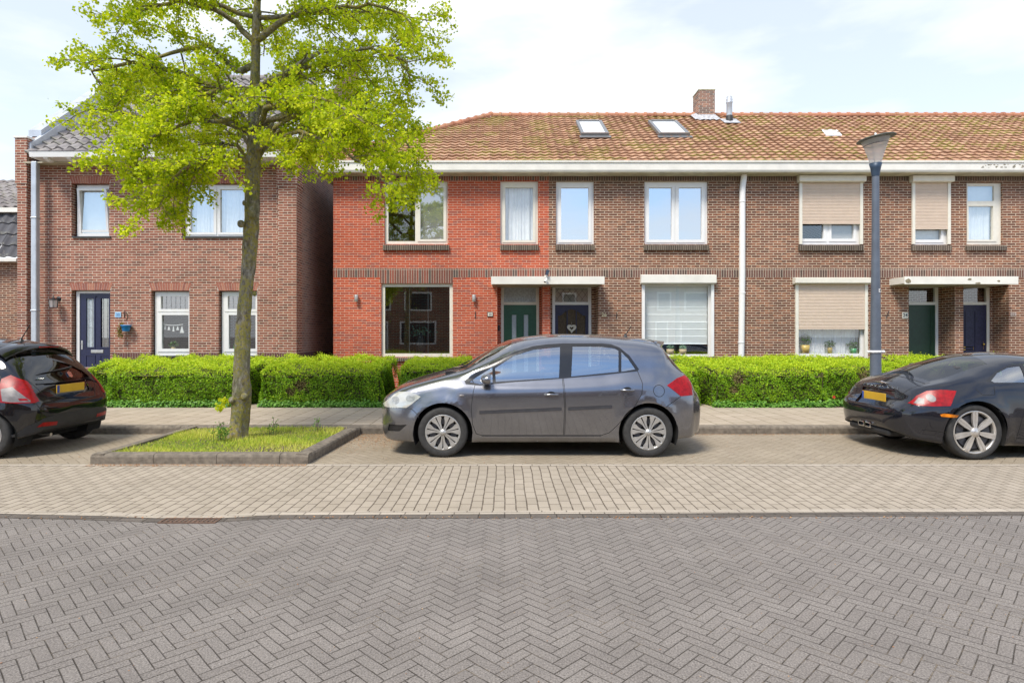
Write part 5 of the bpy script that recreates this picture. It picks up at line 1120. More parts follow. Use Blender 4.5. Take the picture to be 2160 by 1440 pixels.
# ---------------------------------------------------------------- things on canopies, doors and sills
sc_ = empty('security_camera', (PX(1151, 14.7), 14.7, PZ(585, 14.7)), 'small white security camera with solar panel on the canopy over the green and navy doors', 'camera')
Y_ = 14.66
m = MB(); Mx = Matrix.Translation((PX(1154.5, Y_), Y_, PZ(574.5, Y_))) @ Matrix.Rotation(R(16), 4, 'Y') @ Matrix.Rotation(R(-25), 4, 'X'); m.box(-.04, .04, -.006, .006, -.075, .075, M=Mx); m.build('solar_panel', plain('solar_panel', (.03, .04, .06), .15), sc_)
m = MB(); m.tube([(PX(1153, Y_), Y_+.02, PZ(580, Y_)), (PX(1152, Y_), Y_+.03, PZ(584, Y_)), (PX(1152, Y_), Y_, PZ(592, Y_))], .010, 8); m.box(PX(1149, Y_), PX(1156, Y_), Y_+.03, Y_+.055, PZ(585, Y_), PZ(580, Y_)); m.build('bracket', 'white', sc_)
m = MB(); a, b = Vector((PX(1153, Y_), Y_+.0, PZ(588, Y_))), Vector((PX(1149, Y_), Y_-.08, PZ(595, Y_))); m.tube([a, b], .028, 14); m.build('camera_body', 'white', sc_); m = MB(); m.tube([b, b+(b-a).normalized()*.006], .022, 14); m.build('lens', 'blk', sc_)
ht_ = empty('heart_wreath', (PX(1206, YR), YR-.03, PZ(692, YR)), 'white wicker heart hanging on the arched glass of the navy door', 'wreath')
m = MB(); cx, cz = PX(1205.5, YR), PZ(692, YR)
for j in range(5):
    pts = []
    for i in range(33):
        t = 2*math.pi*i/32; s_ = .0072*(1-.12*j); pts.append((cx+16*math.sin(t)**3*s_+random.gauss(0, .003), YR-.03+random.gauss(0, .006), cz+(13*math.cos(t)-5*math.cos(2*t)-2*math.cos(3*t)-math.cos(4*t))*s_+random.gauss(0, .003)))
    m.tube(pts, .008, 5, cap=False)
m.tube([(cx, YR-.02, cz+.05), (cx, YR-.02, cz+.16)], .003, 4); m.build('wicker', plain('white_wicker', (.70, .66, .56), .8, var=.25, sc=60), ht_)
def potplant(px, pyb, pw, ph, fol, mat, leafm, label, Y_, n_=160, cone=.85, lsz=.04, name='potted_plant', yoff=.14):
    Yp = Y_+yoff; e = empty(name, (PX(px, Yp), Yp, PZ(pyb, Yp)), label, 'potted plant'); r = pw/2*Yp/F; h = ph*Yp/F; z = PZ(pyb, Yp)
    MB().lathe([(0, 0), (r*cone, 0), (r, h), (r*.9, h), (r*.88, h*.9), (0, h*.9)], (PX(px, Yp), Yp, z), 20).build('pot', mat, e)
    fw, fh = fol[0]/2*Yp/F, fol[1]*Yp/F; c = []
    for _ in range(n_):
        v = Vector((random.gauss(0, 1), random.gauss(0, 1), random.gauss(0, 1))).normalized()*random.random()**.4; c.append((PX(px, Yp)+v.x*fw, Yp+v.y*min(fw, .1)*.8, z+h+fh*.40+v.z*fh*.55))
    fast_mesh('foliage', leaf_verts(c, lsz), 4, leafm, e, {'tint': RNG.uniform(0, 1, len(c))}); return e
YS = YF+.05
potplant(1698, 744.5, 19, 17, (30, 26), 'pot_yellow', 'potplant', 'bushy green plant in a yellow pot, left on the sill under the half lowered shutter', YS, 240, lsz=.05, yoff=.10)
potplant(1750.5, 744.5, 10, 12, (27, 16), 'pot_yellow', 'potplant', 'spiky plant in a slim yellow pot, middle of the sill under the half lowered shutter', YS, 170, lsz=.04, yoff=.10)
potplant(1800, 744.5, 13, 10, (32, 17), 'pot_green', 'potplant', 'loose leafed plant in a green pot, right on the sill under the half lowered shutter', YS, 130, lsz=.055, yoff=.10)
potplant(1413.5, 746, 16, 10, (17, 10), 'pot_tan', 'succulent', 'pale succulent in a tan pot under the white blind, the left one', YS, 110, lsz=.03, yoff=.07)
potplant(1440, 746, 16, 10, (17, 10), 'pot_tan', 'succulent', 'pale succulent in a tan pot under the white blind, the right one', YS, 110, lsz=.03, yoff=.07)
potplant(366, 735, 10, 3, (24, 14), 'pot_tan', 'potplant', 'spidery green plant on the sill of the window right of number 30', YL+.1, 90, lsz=.05, yoff=.07)
potplant(497, 735, 9, 4, (10, 20), 'pot_green', 'potplant', 'small upright plant on the sill of the window behind the tree trunk', YL+.1, 70, lsz=.04, yoff=.07)
gl_ = empty('window_garland', (PX(366, YL+.15), YL+.16, PZ(690, YL)), 'white garland of small wooden shapes hanging inside the window right of number 30', 'garland')
Yg = YL+.16; m = MB(); m.tube([(PX(345+41*t, Yg), Yg, PZ(684+2.2*math.sin(math.pi*t), Yg)) for t in [i/8 for i in range(9)]], .009, 6); m.build('branch', 'board', gl_)
for px, h_, w_ in ((348.5, 8, 3), (356.5, 9, 6), (366, 12, 4), (375, 9, 6), (384, 15, 9)):
    x = PX(px, Yg); z1, z0 = PZ(687, Yg), PZ(687+h_, Yg); w = w_/2*Yg/F; m = MB(); m.tube([(x, Yg, z1+.02), (x, Yg, z1-.02)], .002, 4); m.prism([(x-.01, z1-.02), (x+.01, z1-.02), (x+w, z0), (x-w, z0)], Yg-.006, Yg+.006); m.build('ornament', 'board', gl_)
# bouquet inside the shop window
e = empty('flower_vase', (PX(885, YF), YF+.5, PZ(745, YF)), 'pale flowers in a dark vase standing inside the large window of the red house', 'vase')
MB().lathe([(0, 0), (.10, 0), (.14, .3), (.07, .55), (.09, .6), (.0, .58)], (PX(888, YF+.5), YF+.5, PZ(750, YF+.5)), 16).build('vase', 'dark', e)
c = [(PX(885, YF+.5)+random.gauss(0, .16), YF+.5+random.gauss(0, .1), PZ(700, YF+.5)+random.gauss(0, .08)) for _ in range(160)]
fast_mesh('flowers', leaf_verts(c, .05), 4, 'succulent', e, {'tint': RNG.uniform(.5, 1, len(c))})
# tree across the street, mirrored in the upper window of the red house
ot = empty('street_tree', (-8.2, -4.6, 0), 'tree across the street, seen only mirrored in an upper window of the red house', 'tree')
MB().tube([(-8.2, -4.6, 0), (-8.1, -4.6, 3), (-8.2, -4.5, 7)], [.16, .13, .05], 10).build('trunk', 'bark', ot)
c = RNG.normal(size=(9000, 3))*np.array([1.3, 1.3, 1.7])+np.array([-8.2, -4.6, 7.2]); c = c[np.sin(c[:, 0]*4)*np.sin(c[:, 2]*4+c[:, 1]*3) > -.45]
fast_mesh('crown', leaf_verts(c, .12), 4, 'hedge', ot, {'tint': RNG.uniform(0, .6, len(c))})
# ---------------------------------------------------------------- cars
def paint(name, col, metal, rough, flake=0.):
    g = G(name); c = col
    g.b.inputs['Coat IOR'].default_value = 1.6
    g.b.inputs['Specular IOR Level'].default_value = .5 if metal > .5 else .05
    d = g.ramp(g.noise(5., 5., g.obj()), (.35, tuple(x*.93 for x in col)), (.7, tuple(x*1.06+.002 for x in col)))
    return g.fin(d, rough, metal, 1.)
MT['grey_paint'] = paint('grey_car_paint', (.20, .205, .23), .9, .27)
MT['black_paint'] = paint('black_car_paint', (.006, .006, .008), .0, .15)
MT['midnight_paint'] = paint('black_blue_car_paint', (.010, .011, .017), .2, .2)
MT['strip'] = plain('dark_strip', (.085, .087, .10), .4, .6); MT['trim'] = plain('window_trim', (.018, .018, .02), .25, var=.1)
MT['seam'] = plain('panel_seam', (.006, .006, .006), .6, var=.1)
MT['tyre'] = plain('tyre', (.030, .029, .028), .75, var=.3, sc=20, bump=.002)
MT['hubcap'] = plain('silver_wheel', (.50, .49, .47), .35, .65, var=.12, sc=12)
MT['alloy'] = plain('alloy_wheel', (.60, .57, .53), .3, .7, var=.12, sc=10)
MT['chrome'] = plain('chrome', (.75, .75, .76), .12, 1., var=.03)
MT['carglass'] = glass('car_glass', (.62, .72, .70), .42)
MT['darkglass'] = glass('tinted_car_glass', (.12, .13, .14), .10)
MT['under'] = plain('underbody', (.008, .008, .008), .9)
MT['seat'] = plain('seat_cloth', (.05, .05, .055), .9)
def lampm(name, c, clear=False):
    g = G(name); return g.fin(g.mix(g.ramp(g.noise(25., 2., g.obj()), (.35, 0.), (.7, 1.)), c, tuple(x*.55 for x in c)), .3, .0, None, .35)
MT['taillight'] = lampm('tail_light_red', (.33, .003, .006)); MT['headlight'] = plain('headlight_lens', (.52, .51, .46), .08, .25, 1., var=.25, sc=6)
MT['lampdark'] = plain('lamp_reflector', (.36, .36, .34), .2, .3, .5, var=.3, sc=30); MT['clearlamp'] = plain('clear_lamp', (.17, .155, .155), .38, .0, None, var=.3, sc=20); MT['amber'] = lampm('amber_marker', (.75, .22, .01))
MT['plate'] = plain('yellow_plate', (.62, .37, .03), .4, var=.1, sc=6); MT['plateblue'] = plain('plate_blue_band', (.03, .08, .35), .4)
def pchip(xs, ys, t):
    xs, ys = np.array(xs, float), np.array(ys, float); h = np.diff(xs); dl = np.diff(ys)/h; m = np.zeros(len(xs)); m[0], m[-1] = dl[0], dl[-1]
    for i in range(1, len(xs)-1):
        if dl[i-1]*dl[i] > 0: w1, w2 = 2*h[i]+h[i-1], h[i]+2*h[i-1]; m[i] = (w1+w2)/(w1/dl[i-1]+w2/dl[i])
    k = np.clip(np.searchsorted(xs, t, side='right')-1, 0, len(xs)-2); s = (t-xs[k])/h[k]
    return (2*s**3-3*s**2+1)*ys[k]+(s**3-2*s**2+s)*h[k]*m[k]+(-2*s**3+3*s**2)*ys[k+1]+(s**3-s**2)*h[k]*m[k+1]
def loft(table, ring=(3, 7, 7, 10, 9), step=.035):
    """table rows: x, zb, hwb, zm, hwm, zs, hws, zr, hwr, zt (front has the largest x)"""
    T = sorted(table); xs = [r[0] for r in T]; st = []
    for a, b in zip(xs[:-1], xs[1:]):
        n = max(2, int(math.ceil((b-a)/step))); st += [a+(b-a)*i/n for i in range(n)]
    st.append(xs[-1]); st = np.array(st); cols = [pchip(xs, [r[k] for r in T], st) for k in range(1, 10)]
    bm = bmesh.new(); rings = []
    for i, x in enumerate(st):
        zb, hb, zm, hm, zs, hs, zr, hr, zt = [c[i] for c in cols]
        ct = [(hb, zb), (hm, zm), (hs, zs), (hr, zr), (0., zt)]
        ext = [(ct[0][0]-.4*(hm-hb)-.03, zb-.08)]+ct+[(-hr, zr)]
        pts = [(hb*k/ring[0], zb) for k in range(ring[0])]
        for s in range(4):
            p0, p1, p2, p3 = ext[s:s+4]
            for k in range(ring[s+1]):
                t = k/ring[s+1]; f = lambda a, b, c, d: .5*((2*b)+(-a+c)*t+(2*a-5*b+4*c-d)*t*t+(-a+3*b-3*c+d)*t**3)
                pts.append((f(p0[0], p1[0], p2[0], p3[0]), f(p0[1], p1[1], p2[1], p3[1])))
        pts.append((0., zt)); full = pts+[(-y, z) for y, z in pts[-2:0:-1]]
        rings.append([bm.verts.new((x, y, z)) for y, z in full])
    n = len(rings[0])
    for a, b in zip(rings[:-1], rings[1:]):
        for k in range(n): bm.faces.new((a[k], a[(k+1) % n], b[(k+1) % n], b[k]))
    bm.faces.new(rings[0][::-1]); bm.faces.new(rings[-1]); bmesh.ops.recalc_face_normals(bm, faces=bm.faces)
    return bm
def inpoly(p, poly):
    c = False; x, y = p
    for (x1, y1), (x2, y2) in zip(poly, poly[1:]+poly[:1]):
        if (y1 > y) != (y2 > y) and x < (x2-x1)*(y-y1)/(y2-y1)+x1: c = not c
    return c
def carve(bm, poly, mid, ax=(0, 2), sel=None):
    """cut the outline poly (in the plane of axes ax) into the shell and give its faces index mid"""
    a0, a1 = ax; lo = [min(p[k] for p in poly) for k in (0, 1)]; hi = [max(p[k] for p in poly) for k in (0, 1)]
    def near(f):
        if not f.is_valid or (sel and not sel(f)): return False
        c0 = [v.co[a0] for v in f.verts]; c1 = [v.co[a1] for v in f.verts]
        return max(c0) >= lo[0] and min(c0) <= hi[0] and max(c1) >= lo[1] and min(c1) <= hi[1]
    cand = [f for f in bm.faces if near(f)]
    for p, q in zip(poly, poly[1:]+poly[:1]):
        d = (q[0]-p[0], q[1]-p[1])
        if abs(d[0])+abs(d[1]) < 1e-6: continue
        no = Vector((0, 0, 0)); no[a0] = -d[1]; no[a1] = d[0]; co = Vector((0, 0, 0)); co[a0], co[a1] = p
        ge = set(cand); ed = {e for f in cand for e in f.edges}; ve = {v for f in cand for v in f.verts}
        r = bmesh.ops.bisect_plane(bm, geom=list(ge)+list(ed)+list(ve), dist=1e-5, plane_co=co, plane_no=no)
        cand = list({f for f in r['geom'] if isinstance(f, bmesh.types.BMFace) and f.is_valid} | {f for f in cand if f.is_valid})
    k = 0
    for f in cand:
        if not sel or sel(f):
            c = f.calc_center_median()
            if inpoly((c[a0], c[a1]), poly): f.material_index = mid; k += 1
    return k
def circle(cx, cz, r, n=36, a0=0, a1=360): return [(cx+r*math.cos(R(a0+(a1-a0)*i/n)), cz+r*math.sin(R(a0+(a1-a0)*i/n))) for i in range(n)]
def islands(fs):
    S_ = set(fs); out = []
    while S_:
        st = [S_.pop()]; cur = []
        while st:
            f = st.pop(); cur.append(f)
            for e in f.edges:
                for g in e.link_faces:
                    if g in S_: S_.remove(g); st.append(g)
        if len(cur) > 2 or not out: out.append(cur)
    return out
def split_shell(bm, root, ids):
    """ids: {index: (name, material, offset)}; index -1 = drop. All parts keep the smooth normals of the whole shell"""
    bm.normal_update(); bm.verts.index_update(); NV = [v.normal.copy() for v in bm.verts]; out = {}
    for mid, (nm, mat, off) in ids.items():
        if nm is None: continue
        fs = [f for f in bm.faces if f.material_index == mid]
        if not fs: print('EMPTY PART', nm); continue
        isl = [fs] if nm in ('body', 'underbody') else islands(fs)
        for fs in isl:
         idx = {}; vs = []; ns = []; fc = []
         for f in fs:
            q = []
            for v in f.verts:
                if v.index not in idx: idx[v.index] = len(vs); vs.append(v.co+NV[v.index]*off); ns.append(NV[v.index])
                q.append(idx[v.index])
            fc.append(q)
         me = bpy.data.meshes.new(nm); me.from_pydata([tuple(v) for v in vs], [], fc); me.materials.append(MT[mat]); me.polygons.foreach_set('use_smooth', [True]*len(fc))
         me.update(); me.normals_split_custom_set_from_vertices([tuple(n) for n in ns])
         o = bpy.data.objects.new(nm, me); COL.objects.link(o); o.parent = root; out.setdefault(mid, o)
    return out
def on(bvh, p, d):      # point on the shell
    h = bvh.ray_cast(Vector(p), Vector(d)); return h[0], h[1]
def seam(bvh, m, pts, side=None, w=.0035, ax='y', closed=False, lift=.0012, src=None):
    """thin line laid on the shell through pts; side view pts (x,z), rear pts (y,z)"""
    if closed: pts = pts+[pts[0]]
    P = []
    for a, b in zip(pts[:-1], pts[1:]):
        n = max(1, int(math.dist(a, b)/.03)); P += [(a[0]+(b[0]-a[0])*i/n, a[1]+(b[1]-a[1])*i/n) for i in range(n)]
    P.append(pts[-1]); row = []
    for u, v in P:
        if ax == 'y': h, nn = on(bvh, (u, side*3, v), (0, -side, 0))
        elif ax == 'x': h, nn = on(bvh, (-4*(src or 1), u, v), ((src or 1), 0, 0))
        else: h, nn = on(bvh, (u, v, 4), (0, 0, -1))
        if h is None: row = row; continue
        row.append((h, nn))
    vs = []
    for i, (h, nn) in enumerate(row):
        t = (row[min(i+1, len(row)-1)][0]-row[max(i-1, 0)][0])
        if t.length < 1e-6: t = Vector((0, 0, 1))
        s = t.normalized().cross(nn).normalized(); vs += [h+s*w+nn*lift, h-s*w+nn*lift]
    if len(row) > 1: m.add(vs, [(2*i, 2*i+1, 2*i+3, 2*i+2) for i in range(len(row)-1)])
def wheel(root, x, y, r, w, rimr, style, mat):
    """wheel with tyre and 7-spoke rim; y outer face sign gives the side"""
    s = 1 if y > 0 else -1; e = tag(MB().lathe([(rimr-.004, -s*w*.02), (rimr-.006, -s*w*.5), (rimr, -s*w)], (x, y, r), 40, ax='y').build('wheel', 'under', root, world=False))
    m = MB(); c = (x, y, r)
    pf = [(rimr, -.008), (rimr+.012, .0), (r-.028, .004), (r-.012, -.006), (r-.002, -.028), (r, -.05), (r, -w+.05), (r-.002, -w+.028), (r-.03, -w), (rimr, -w+.01)]
    m.lathe([(a, b*s) for a, b in pf], c, 56, ax='y')
    for q in (.075, .105, .135):
        m.lathe([(r+.0012, -s*q), (r+.0012, -s*(q+.004))], c, 56, ax='y', mi=1)
    t = m.build('tyre', ['tyre', 'seam'], None, world=False); parent_sub0(t, e)
    m = MB(); dz = -.008 if style == 'alloy' else -.004
    rr = rimr; P = lambda rad, a, d: (x+rad*math.cos(a), y+s*d, r+rad*math.sin(a))
    m.lathe([(rr, s*dz), (rr-.008, s*(dz+.004)), (rr-.020, s*(dz-.002)), (rr-.026, s*(dz-.03)), (rr-.030, -s*w*.6)], c, 56, ax='y')
    hub = .062 if style == 'alloy' else .045
    m.lathe([(0, s*.012), (hub*.5, s*.012), (hub*.55, s*.008), (hub*.9, s*.004), (hub, -s*.008), (hub, -s*.05)], c, 32, ax='y')
    m.lathe([(hub*.48, s*.013), (hub*.36, s*.016), (0, s*.017)], c, 24, ax='y')
    for k in range(7):
        a = R(90+360*k/7+(0 if style == 'alloy' else 25.7))
        if style == 'alloy': w0, w1 = .020/hub, .030/(rr-.02); bars = ((-w0*.95, -w0*.12, -w1*1.0, -w1*.10), (w0*.12, w0*.95, w1*.10, w1*1.0)); core = (-.9*w0, .9*w0, -.9*w1, .9*w1)
        else: bars = ((-.42, -.03, -.335, -.04), (.03, .42, .04, .335)); core = None
        for b0, b1, c0, c1 in bars:
            ro = rr-.012; vs = []; N_ = 6
            for i in range(N_+1):
                t = i/N_; rad = hub*.8+(ro-hub*.8)*t
                if core is None: q0, q1 = b0+(c0-b0)*t, b1+(c1-b1)*t; fl_ = 1+.0*t
                else: q0, q1 = b0+(c0-b0)*t, b1+(c1-b1)*t
                if core is None:   # spokes narrow in the middle, fan out at the rim
                    k_ = 1-.42*math.sin(math.pi*min(t*1.25, 1)); sg = 1 if b1 > .1 else -1
                    if sg > 0: q1 = q0+(q1-q0)*k_
                    else: q0 = q1+(q0-q1)*k_
                dd = (.006 if t < .9 else .004)+(-.006 if core is None else -.004)*math.sin(math.pi*t)
                for q in (q0, q1): vs.append(P(rad, a+q, dd-.004)); vs.append(P(rad, a+q, dd-.030))
            f = []
            for i in range(N_): j = 4*i; f += [(j, j+2, j+6, j+4), (j, j+4, j+5, j+1), (j+2, j+3, j+7, j+6)]
            m.add(vs, f)
        if core: 
            vs = []
            for t in (0, 1):
                rad = hub*.8+(rr-.012-hub*.8)*t
                for q in ((core[0], core[1]) if t == 0 else (core[2], core[3])): vs += [P(rad, a+q*.6, -.006), P(rad, a+q*.6, -.03)]
            m.add(vs, [(0, 2, 6, 4)])
    o = m.build('hubcap' if style != 'alloy' else 'rim', mat, None, world=False); parent_sub0(o, e)
    m = MB(); m.lathe([(0, -s*.055), (rr-.028, -s*.055)], c, 32, ax='y'); m.lathe([(rr*.45, -s*.05), (rr*.78, -s*.048)], c, 32, ax='y', mi=1)
    o = m.build('brake', ['under', 'strip'], None, world=False); parent_sub0(o, e); return e
def parent_sub0(o, p): o.parent = p
def well(root, x, y, r, rad, w):
    s = 1 if y > 0 else -1; m = MB(); n = 24; vs = []
    for yy in (y-s*.012, y-s*w):
        for i in range(n+1): a = R(-25+230*i/n); vs.append((x+rad*math.cos(a), yy, r+rad*math.sin(a)))
    m.add(vs, [(i, i+1, n+2+i, n+1+i) for i in range(n)], 0, True); m.add(vs[n+1:], [tuple(range(n+1))])
    return m.build('wheel_well', 'under', root, world=False)
def deform_flare(bm, cxs, cz, r0, r1, amt):
    for v in bm.verts:
        for cx in cxs:
            d = math.hypot(v.co.x-cx, v.co.z-cz)
            if r0-.05 < d < r1 and abs(v.co.y) > .45 and v.co.z > .12:
                t = max(0, min(1, (r1-d)/(r1-r0))); v.co.y += math.copysign(amt*t*t*(3-2*t), v.co.y)
def handle(bvh, root, x, z, side, ln=.17, body='grey_paint', door=None):
    h, nn = on(bvh, (x, side*3, z), (0, -side, 0)); m = MB(); m.lathe([(0, -.02), (.045, -.006), (.05, .002)], tuple(h), 20, ax='y' if side < 0 else 'y')
    e = MB(); ang = [R(a) for a in range(0, 360, 20)]
    e.add([(h.x+.058*math.cos(a), h.y+side*.0015, h.z+.040*math.sin(a)) for a in ang], [tuple(range(18))]); o1 = e.build('handle_recess', 'seam', root, world=False)
    m = MB(); m.tube([(h.x-ln/2, h.y+side*.004, h.z), (h.x-ln*.35, h.y+side*.024, h.z+.001), (h.x, h.y+side*.030, h.z+.002), (h.x+ln*.35, h.y+side*.024, h.z+.001), (h.x+ln/2, h.y+side*.004, h.z)], [.010, .016, .015, .016, .010], 12)
    return m.build('door_handle', body, root, world=False)
def interior(root, x0, x1, hw, zs, wheelx, side):
    m = MB(); 
    for sx in ((x0+x1)/2+.25, (x0+x1)/2-.62):
        for sy in (-.36, .36):
            s_ = MB(); s_.box(sx-.25, sx+.25, sy-.24, sy+.24, .38, .56); s_.box(sx-.36, sx-.24, sy-.23, sy+.23, .55, zs+.05); s_.box(sx-.35, sx-.25, sy-.12, sy+.12, zs+.09, zs+.25); s_.build('seat', 'seat', root, world=False, mod=.04)
    MB().box(x1-.25, x1+.12, -hw+.12, hw-.12, .55, zs-.02).build('dashboard', 'seat', root, world=False, mod=.05)
    sw = MB(); Mx = Matrix.Translation((x1-.38, side*.36, zs-.02)) @ Matrix.Rotation(R(65), 4, 'Y'); sw.tube([Mx @ Vector((.18*math.cos(R(a)), .18*math.sin(R(a)), 0)) for a in range(0, 361, 20)], .014, 6, cap=False); sw.build('steering_wheel', 'seat', root, world=False)
def car_common(root, bm, ids, extra_seams, wb, r, tw, rimr, yout, style, mat, arch_r):
    bvh = BVHTree.FromBMesh(bm); parts = split_shell(bm, root, ids)
    for x in (wb/2, -wb/2):
        for s in (1, -1): wheel(root, x, s*yout, r, tw, rimr, style, mat); well(root, x, s*yout, r, arch_r+.006, .30)
    MB().box(-wb/2-.2, wb/2+.2, -.55, .55, .16, .24).build('chassis', 'under', root, world=False)
    return bvh, parts
LS = lambda f: f.calc_center_median().y > .3
RS = lambda f: f.calc_center_median().y < -.3
SIDES = ((1, LS), (-1, RS))
def dz_(pts): return [(x, y) for x, y in pts]
# ============ grey five-door hatchback, side on
def mirror(bvh, root, x, z, side, mat, sc=1.):
    h, nn = on(bvh, (x, side*3, z-.03), (0, -side, 0)); y = h.y; m = MB()
    m.tube([(x+.02, y-side*.02, z-.06), (x, y+side*.07, z-.04)], [.025, .02], 8); o = m.build('mirror_arm', 'trim', root, world=False)
    m = MB(); n = 14; c = Vector((x-.01, y+side*.14*sc, z))
    for a in (0,): m.lathe([(0, .085), (.035, .078), (.058, .05), (.068, .0), (.066, -.03), (.060, -.038), (0, -.036)], tuple(c), 18, ax='x', M=Matrix.Diagonal((1, 1.55*sc, 1.0)))
    o2 = m.build('mirror', mat, root, world=False); return o2
car = empty('parked_car', (.51, 8.40, 0), 'dusty grey five door hatchback parked side on in the middle, facing left', 'car', 'cars parked along the kerb', R(180))
A = [(2.15, .45, .30, .52, .34, .58, .31, .60, .2, .61), (2.13, .33, .42, .50, .48, .64, .44, .665, .3, .675), (2.08, .23, .56, .50, .61, .695, .56, .735, .38, .75), (2.0, .20, .66, .5, .72, .735, .66, .79, .44, .815),
     (1.86, .19, .745, .5, .805, .79, .73, .865, .5, .895), (1.6, .19, .80, .52, .855, .86, .775, .95, .54, .985), (1.3, .19, .82, .56, .875, .925, .80, 1.025, .57, 1.065), (1.08, .19, .825, .72, .885, .955, .80, 1.075, .60, 1.12),
     (.90, .19, .825, .745, .885, .965, .795, 1.13, .665, 1.235), (.68, .19, .825, .755, .885, .97, .79, 1.215, .665, 1.365), (.395, .19, .825, .76, .885, .975, .79, 1.34, .63, 1.485), (.14, .19, .825, .765, .885, .98, .79, 1.40, .61, 1.525),
     (-.24, .19, .825, .77, .885, .99, .79, 1.435, .60, 1.55), (-.74, .19, .825, .78, .885, 1.02, .79, 1.435, .60, 1.54), (-1.1, .19, .825, .79, .885, 1.06, .785, 1.42, .60, 1.515), (-1.35, .20, .82, .77, .88, 1.06, .78, 1.395, .60, 1.49),
     (-1.52, .215, .81, .70, .865, 1.05, .76, 1.36, .59, 1.455), (-1.60, .22, .80, .70, .86, 1.04, .745, 1.30, .52, 1.395), (-1.74, .23, .78, .68, .84, 1.0, .73, 1.16, .44, 1.215), (-1.86, .24, .75, .64, .815, .93, .715, 1.00, .46, 1.04),
     (-1.93, .26, .66, .61, .735, .83, .65, .89, .48, .915), (-1.99, .28, .60, .60, .68, .745, .61, .775, .42, .785), (-2.035, .33, .50, .58, .57, .69, .51, .71, .33, .72), (-2.06, .42, .36, .54, .40, .62, .36, .64, .22, .65)]
bm = loft(A); deform_flare(bm, (1.287, -1.287), .315, .372, .50, .022)
ar = 1.287
wo = [(1.02, .955), (.90, 1.045), (.68, 1.18), (.395, 1.315), (.14, 1.39), (-.05, 1.415), (-.24, 1.425), (-.74, 1.425), (-.86, 1.415), (-.96, 1.375), (-1.08, 1.27), (-1.19, 1.10), (-1.17, 1.075), (-.74, 1.03), (-.24, .985), (.40, .94), (.83, .90), (1.0, .915)]
gF = [(.625, .945), (.635, 1.115), (.40, 1.27), (.14, 1.35), (-.20, 1.385), (-.175, .995)]
gQ = [(.96, .945), (.67, 1.125), (.665, .935), (.83, .918)]
gR = [(-.33, 1.01), (-.36, 1.39), (-.74, 1.388), (-.90, 1.365), (-.945, 1.34), (-.93, 1.07)]
gB = [(-.965, 1.07), (-.98, 1.32), (-1.06, 1.235), (-1.145, 1.10)]
dF = [(.885, .905), (.84, .92), (.62, .93), (.40, .94), (-.215, .985), (-.235, .62), (-.225, .275), (.80, .275), (.87, .30), (.915, .42), (.93, .62), (.905, .83)]
dR = [(-.23, .985), (-.74, 1.03), (-1.17, 1.075), (-1.215, .93), (-1.20, .80), (-1.12, .665), (-.99, .52), (-.89, .40), (-.80, .31), (-.70, .275), (-.24, .275), (-.25, .62)]
for s, sl_ in SIDES:
    carve(bm, dF, 3 if s > 0 else 4, sel=sl_); carve(bm, dR, 5 if s > 0 else 6, sel=sl_)
    carve(bm, wo, 7, sel=sl_)
    for i, g_ in enumerate((gF, gQ, gR, gB)): carve(bm, g_, 8, sel=sl_)
    carve(bm, [(2.10, .645), (2.02, .70), (1.93, .775), (1.86, .812), (1.74, .815), (1.645, .795), (1.565, .755), (1.66, .68), (1.755, .615), (1.95, .61), (2.06, .615)], 9, sel=lambda f, s=s: f.calc_center_median().y*s > .25)
    carve(bm, [(1.70+.062*math.cos(R(a)), .735+.045*math.sin(R(a))) for a in range(0, 360, 24)], 16, sel=lambda f, s=s: f.calc_center_median().y*s > .3)
    carve(bm, [(1.90+.055*math.cos(R(a)), .705+.05*math.sin(R(a))) for a in range(0, 360, 24)], 16, sel=lambda f, s=s: f.calc_center_median().y*s > .25)
    carve(bm, [(-1.53, .90), (-1.67, .985), (-1.79, 1.02), (-1.835, .99), (-1.86, .90), (-1.86, .775), (-1.70, .765)], 10, sel=sl_)
    for cx in (ar, -ar): carve(bm, circle(cx, .315, .373), 1, sel=lambda f, s=s: f.calc_center_median().y*s > .3)
    for cx in (ar, -ar): carve(bm, [(cx-.36, .16), (cx+.36, .16), (cx+.371, .315), (cx-.371, .315)], 1, sel=lambda f, s=s: f.calc_center_median().y*s > .3)
    carve(bm, [(2.01, .31), (1.99, .40), (1.83, .40), (1.74, .41), (1.84, .32)], 11, sel=lambda f, s=s: f.calc_center_median().y*s > .3)
# windscreen and rear window
carve(bm, [(1.10, -.62), (1.10, .62), (.43, .50), (.40, 0), (.43, -.50)], 12, ax=(0, 1), sel=lambda f: f.calc_center_median().z > 1.05)
carve(bm, [(-.66, 1.05), (-.60, 1.33), (.60, 1.33), (.66, 1.05)], 13, ax=(1, 2), sel=lambda f: f.calc_center_median().x < -1.5)
carve(bm, [(-.26, .64), (-.26, .75), (.26, .75), (.26, .64)], 14, ax=(1, 2), sel=lambda f: f.calc_center_median().x < -1.7)
for f in bm.faces:
    if f.material_index == 0 and f.normal.z < -.8 and f.calc_center_median().z < .35: f.material_index = 15
ids = {0: ('body', 'grey_paint', 0), 1: (None, None, 0), 3: ('front_door', 'grey_paint', 0), 4: ('front_door', 'grey_paint', 0), 5: ('rear_door', 'grey_paint', 0), 6: ('rear_door', 'grey_paint', 0), 7: ('window_surround', 'trim', -.002), 8: ('side_window', 'carglass', -.006),
       9: ('headlight', 'headlight', .001), 10: ('tail_light', 'taillight', .004), 11: ('fog_light_recess', 'trim', -.01), 12: ('windscreen', 'carglass', -.002), 13: ('rear_window', 'darkglass', -.004), 14: ('plate_recess', 'trim', 0), 15: ('underbody', 'under', 0), 16: ('headlight_reflector', 'lampdark', .0015)}
bvh, parts = car_common(car, bm, ids, None, 2.574, .315, .195, .222, .865, 'cap', 'hubcap', .373)
